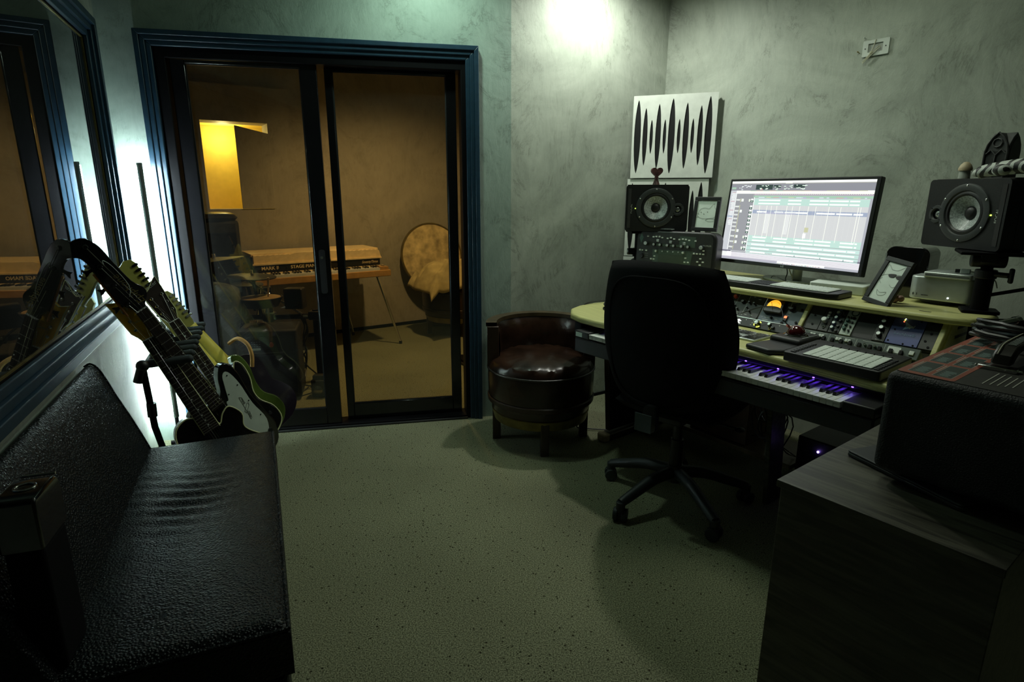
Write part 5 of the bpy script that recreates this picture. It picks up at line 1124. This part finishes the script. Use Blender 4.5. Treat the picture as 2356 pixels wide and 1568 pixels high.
# --- slotted white panels across the corner
pL = Vector((.800, 4.190, 0)); pR = Vector((1.300, 4.008, 0)); pd = (pR-pL).normalized(); pz = math.degrees(math.atan2(pd.y, pd.x)); PWD = .533
hl = ((0.047, 0.465, 0.062), (0.097, 0.365, 0.045), (0.138, 0.215, 0.030), (0.182, 0.410, 0.050), (0.224, 0.215, 0.030), (0.268, 0.470, 0.060), (0.315, 0.215, 0.030), (0.359, 0.410, 0.050), (0.401, 0.215, 0.030), (0.447, 0.370, 0.045), (0.498, 0.475, 0.060))
def slot_panel(z, dx, dy, label):
    t = thing('slotted_panel', label, 'acoustic panel', pL+pd*dx+Vector((pd.y, -pd.x, 0))*dy+Vector((0, 0, z)), pz, 'white slotted panels in the room corner')
    hs = []
    for cx, h_, w_ in hl:
        P = []
        for k in range(36):
            a = 2*pi*k/36; zz = sin(a); P.append((cx-.012+.35*w_*math.copysign(abs(cos(a))**1.35, cos(a)), .262+zz*h_/2))
        hs.append(P)
    plate('slotted_front', [(0, 0), (PWD, 0), (PWD, .522), (0, .522)], hs, .006, 'white_panel', t, y=0)
    obj('backing_box', G().box(.004, PWD-.004, .0045, .03, .004, .518), 'black_plastic', t)
slot_panel(1.548, .018, .030, 'white square panel with black pointed slots, topmost of the corner stack')
slot_panel(1.020, .0, .020, 'white square panel with pointed slots behind the left loudspeaker, middle of the stack')
slot_panel(.492, -.004, .020, 'white square slotted panel low behind the office chair, bottom of the stack')
# --- wall plate with tied cord
t = thing('wall_plate', 'white rectangular electrical wall plate high on the right wall with tied cord', 'wall plate', O2+Vector((sin(radians(142.86)), cos(radians(142.86)), 0))*1.350+Vector((0, 0, 2.178)), AR)
plate('cover', rrect(-.063, .063, -.038, .038, .005), [rrect(-.037, .034, -.020, .022, .002)], .010, 'white_plastic', t, y=-.007); obj('recess', G().box(-.037, .034, -.004, -.001, -.020, .022), 'grey_box', t)
for x in (-.050, .048): obj('screw', G().cyl((x, -.012, 0), (x, -.0135, 0), .003), 'dark_plastic', t)
obj('tied_cord', G().tube([(-.002, -.014, .038), (-.010, -.016, .0), (-.018, -.018, -.022), (-.040, -.02, -.05), (-.052, -.018, -.062), (-.045, -.02, -.066), (-.022, -.02, -.034), (.0, -.02, -.012), (.018, -.02, .002), (.024, -.016, -.004), (.0, -.02, -.022), (-.034, -.02, -.055)], .0022, 6, 5).ball((-.016, -.018, -.024), .008), 'cord_white', t)
for i, (x, z) in enumerate(((1.292, 2.229), (1.268, 2.165))):
    o = obj('wall_hook', G().cyl((0, 0, 0), (0, -.02, .004), .0022).ball((0, -.02, .004), .004, n=8), 'brass' if i else 'silver', loc=O2+Vector((sin(radians(142.86)), cos(radians(142.86)), 0))*x+Vector((0, 0, z)), rot=(0, 0, radians(AR))); tag(o, 'tiny nail in the wall just left of the white plate' if i else 'tiny nail in the wall above the white plate', 'nail')
# --- under the desk
t = thing('power_strip_box', 'dark brown cardboard box under the desk behind the chair', 'box', D(-1.93, 2.775, .1255), AR); obj('carton', G().box(0, .36, 0, .26, .0, .30), mat('carton', (.05, .025, .012), .8, noise=.3), t, bevel=.004); obj('flap', G().box(0, .36, .0, .13, .30, .304), M('carton'), t)
t = thing('computer_tower', 'black computer case under the desk with a bright blue light', 'computer', D(-1.235, 2.64, .0), AR); obj('case', G().box(0, .42, 0, .40, .01, .34), 'rack_dark', t, bevel=.006); obj('front_strip', G().box(.0, .42, -.004, 0, .02, .06), 'black_gloss', t); obj('power_light', G().ball((.10, -.004, .29), .005), mat('led_violet', (.3, .1, 1), .4, emit=22, ecol=(.35, .2, 1)), t); obj('socket', G().lathe([(.012, 0), (.018, 0), (.018, -.004), (.012, -.004), (.012, 0)], 20, (.05, -.004, .16), 'Y'), 'grey_box', t); obj('mark', G().box(.0, .02, -.0045, -.003, .15, .165), 'grey_box', t)
t = thing('hanging_cable_bundle', 'coiled black cables hanging under the desk beside the middle leg', 'cable', D(-1.42, 2.72, 0), AR); random.seed(11)
for k in range(5):
    z0 = .56-.05*k; r = .05+.03*random.random(); ox = random.uniform(-.05, .05)
    obj('loop', G().tube([(ox+r*cos(a)*.9, random.uniform(-.008, .008), z0-r+r*1.5*sin(a)) for a in [2*pi*i/18 for i in range(19)]], .0048, 6), 'cable', t)
for k in range(6): obj('lead', G().tube([(random.uniform(-.3, .15), random.uniform(-.1, .1), .78)]+[(random.uniform(-.14, .1), random.uniform(-.05, .1), .78-.14*i) for i in range(1, 5)]+[(random.uniform(-.3, .1), .12, .135)], .0035, 6, 4), 'cable', t)
t = thing('floor_cable', 'thin black cable drooping from the desk to the carpet by the left foot', 'cable', D(-2.46, 2.36, 0), AR); obj('lead', G().tube([(.05, 0, .62), (.08, .02, .50), (.06, .01, .30), (.03, .04, .12), (-.02, .03, .03), (.02, .10, .012), (.12, .2, .012)], .0045, 6, 6), 'cable', t)
t = thing('wall_socket', 'white power socket low on the corner wall behind the desk foot', 'socket', O1+Vector((cos(radians(AM)), sin(radians(AM)), 0))*.86+Vector((0, 0, .06)), AM); obj('cover', G().prism(rrect(-.04, .04, -.04, .04, .006), -.009, -.001, 'XZ'), 'white_plastic', t, bevel=.002); obj('socket_hole', G().cyl((0, -.009, 0), (0, -.0095, 0), .022, n=24), 'grey_box', t)
# =================================================================== RIGHT FOREGROUND: DRAWER CABINET AND AMPLIFIER
t = thing('oak_cabinet', 'dark oak veneer cabinet at the lower right corner under the amplifier', 'cabinet', D(-.640, 1.289, 0), AR)
obj('body', G().box(.006, .438, .012, .66, .0, .762), 'dark_oak', t, bevel=.002); obj('top', G().box(0, .442, 0, .67, .762, .78), 'dark_oak', t, bevel=.0015)
t = thing('laptop', 'thin closed dark laptop sticking out from under the black amplifier', 'laptop', D(-.602, 1.565, .781), AR-20); obj('base', G().prism(rrect(0, .30, 0, .21, .008), .0, .009), 'dark_plastic', t, bevel=.002); obj('lid', G().prism(rrect(0, .30, 0, .21, .008), .010, .015), 'chair_plastic', t, bevel=.002)
am = thing('amplifier_head', 'large black amplifier head with textured cover and leather handle on the cabinet', 'amplifier', D(-.510, 1.475, .797), AR)
AW_, AD_, AH_ = .56, .62, .255
obj('cabinet', G().box(0, AW_, 0, AD_, .012, AH_), 'tolex', am, bevel=.018, seg=4)
for x in (.05, AW_-.05):
    for y in (.05, AD_-.05): obj('foot', G().cyl((x, y, .0), (x, y, .014), .014), 'black_plastic', am)
tp = obj('top_plate', G().prism(rrect(.012, AW_-.03, .018, AD_-.04, .012), AH_-.001, AH_+.0012), 'amp_face', am)
og = obj('orange_label', G().prism(rrect(.014, .125, .020, AD_-.045, .010), AH_+.0012, AH_+.0018), 'orange_print', am)
CR = (.55, .55, .48); DKC = (.035, .05, .045)
q = []
for j in range(4):
    for i in range(2):
        x0 = .030+i*.048; y0 = .040+j*.132; q.append((x0-.001, x0+.037, y0-.001, y0+.116, CR)); q.append((x0, x0+.036, y0, y0+.115, DKC, 0, 1))
        for k in range(9): q.append((x0+.007+.003*(k % 2), x0+.022+.010*random.random(), y0+.008+k*.0062, y0+.0108+k*.0062, (.22, .32, .30), 0, 2))
        q.append((x0-.006, x0-.004, y0+.040, y0+.110, CR, 0, 2))
for i in range(5): q.append((.165+i*.012, .167+i*.012, .055+.004*i, .175-.004*i, CR, 0, 1))
for i in range(4): q.append((.245+i*.012, .247+i*.012, .055, .150, CR, 0, 1))
q += [(.222, .232, .165, .185, CR, 0, 1), (.305, .312, .140, .165, CR, 0, 1), (.38, .381, .06, .3, CR, 0, 1), (.405, .45, .030, .045, CR, 0, 1)]
bm = bmesh.new(); lay = bm.loops.layers.float_color.new('Col')
for e in q:
    h = AH_+.0021+.00006*(e[6] if len(e) > 6 else 0); v = [bm.verts.new(p) for p in ((e[0], e[2], h), (e[1], e[2], h), (e[1], e[3], h), (e[0], e[3], h))]; f = bm.faces.new(v)
    for l in f.loops: l[lay] = (*e[4], 1)
me = bpy.data.meshes.new('printed_lines'); bm.to_mesh(me); bm.free(); obj('printed_lines', me, PR, am)
hn = obj('handle', G().prism([(.215, .0), (.225, .022), (.26, .040), (.33, .042), (.42, .042), (.50, .034), (.53, .0), (.50, .018), (.42, .024), (.33, .024), (.27, .018), (.24, .0)], .135, .175, 'YZ', Matrix.Translation((0, 0, AH_+.012))), 'strap_leather', am, bevel=.006, seg=3)
obj('handle_bracket', G().box(.118, .192, .195, .228, AH_, AH_+.010).cyl((.110, .21, AH_+.004), (.20, .21, AH_+.004), .004), 'chrome', hn, bevel=.002)
obj('stitching', G().tube([(.145, .225, AH_+.036), (.145, .26, AH_+.0535), (.145, .33, AH_+.056), (.145, .42, AH_+.056)], .0016, 6, 5), 'cord_white', hn)
for k in range(9): obj('stitch', G().box(.152, .168, .262+k*.013, .266+k*.013, AH_+.0525+.0003*k, AH_+.0550+.0003*k), 'silver', hn)
t = thing('headphone_cable_heap', 'heap of black coiled cable lying on the amplifier beside the handle', 'cable', D(-.315, 1.985, 1.060), AR); random.seed(4)
for k in range(7): obj('loop', G().tube([((.12+.03*random.random())*cos(a)*1.2+random.uniform(-.004, .004), (.09+.0*k)*sin(a), .012+.007*k+.006*sin(2*a+k)) for a in [2*pi*i/24 for i in range(25)]], .006, 7), 'cable', t)
obj('connector', G().cyl((-.12, -.02, .05), (-.10, .04, .055), .010).cyl((-.10, .04, .055), (-.095, .055, .056), .012), 'chrome', t)
t = thing('grey_device', 'small grey metal box behind the cables on the amplifier', 'device', D(-.415, 2.005, 1.0535), AR-6); obj('case', G().box(0, .24, .0, .10, .0, .035), 'chair_plastic', t, bevel=.004); obj('label', G().box(.10, .13, -.001, .0, .012, .026), 'paper', t); obj('sloped_side', G().prism([(0, 0), (.10, 0), (.10, .035), (.03, .035)], -.004, 0, 'YZ'), 'grey_box', t)
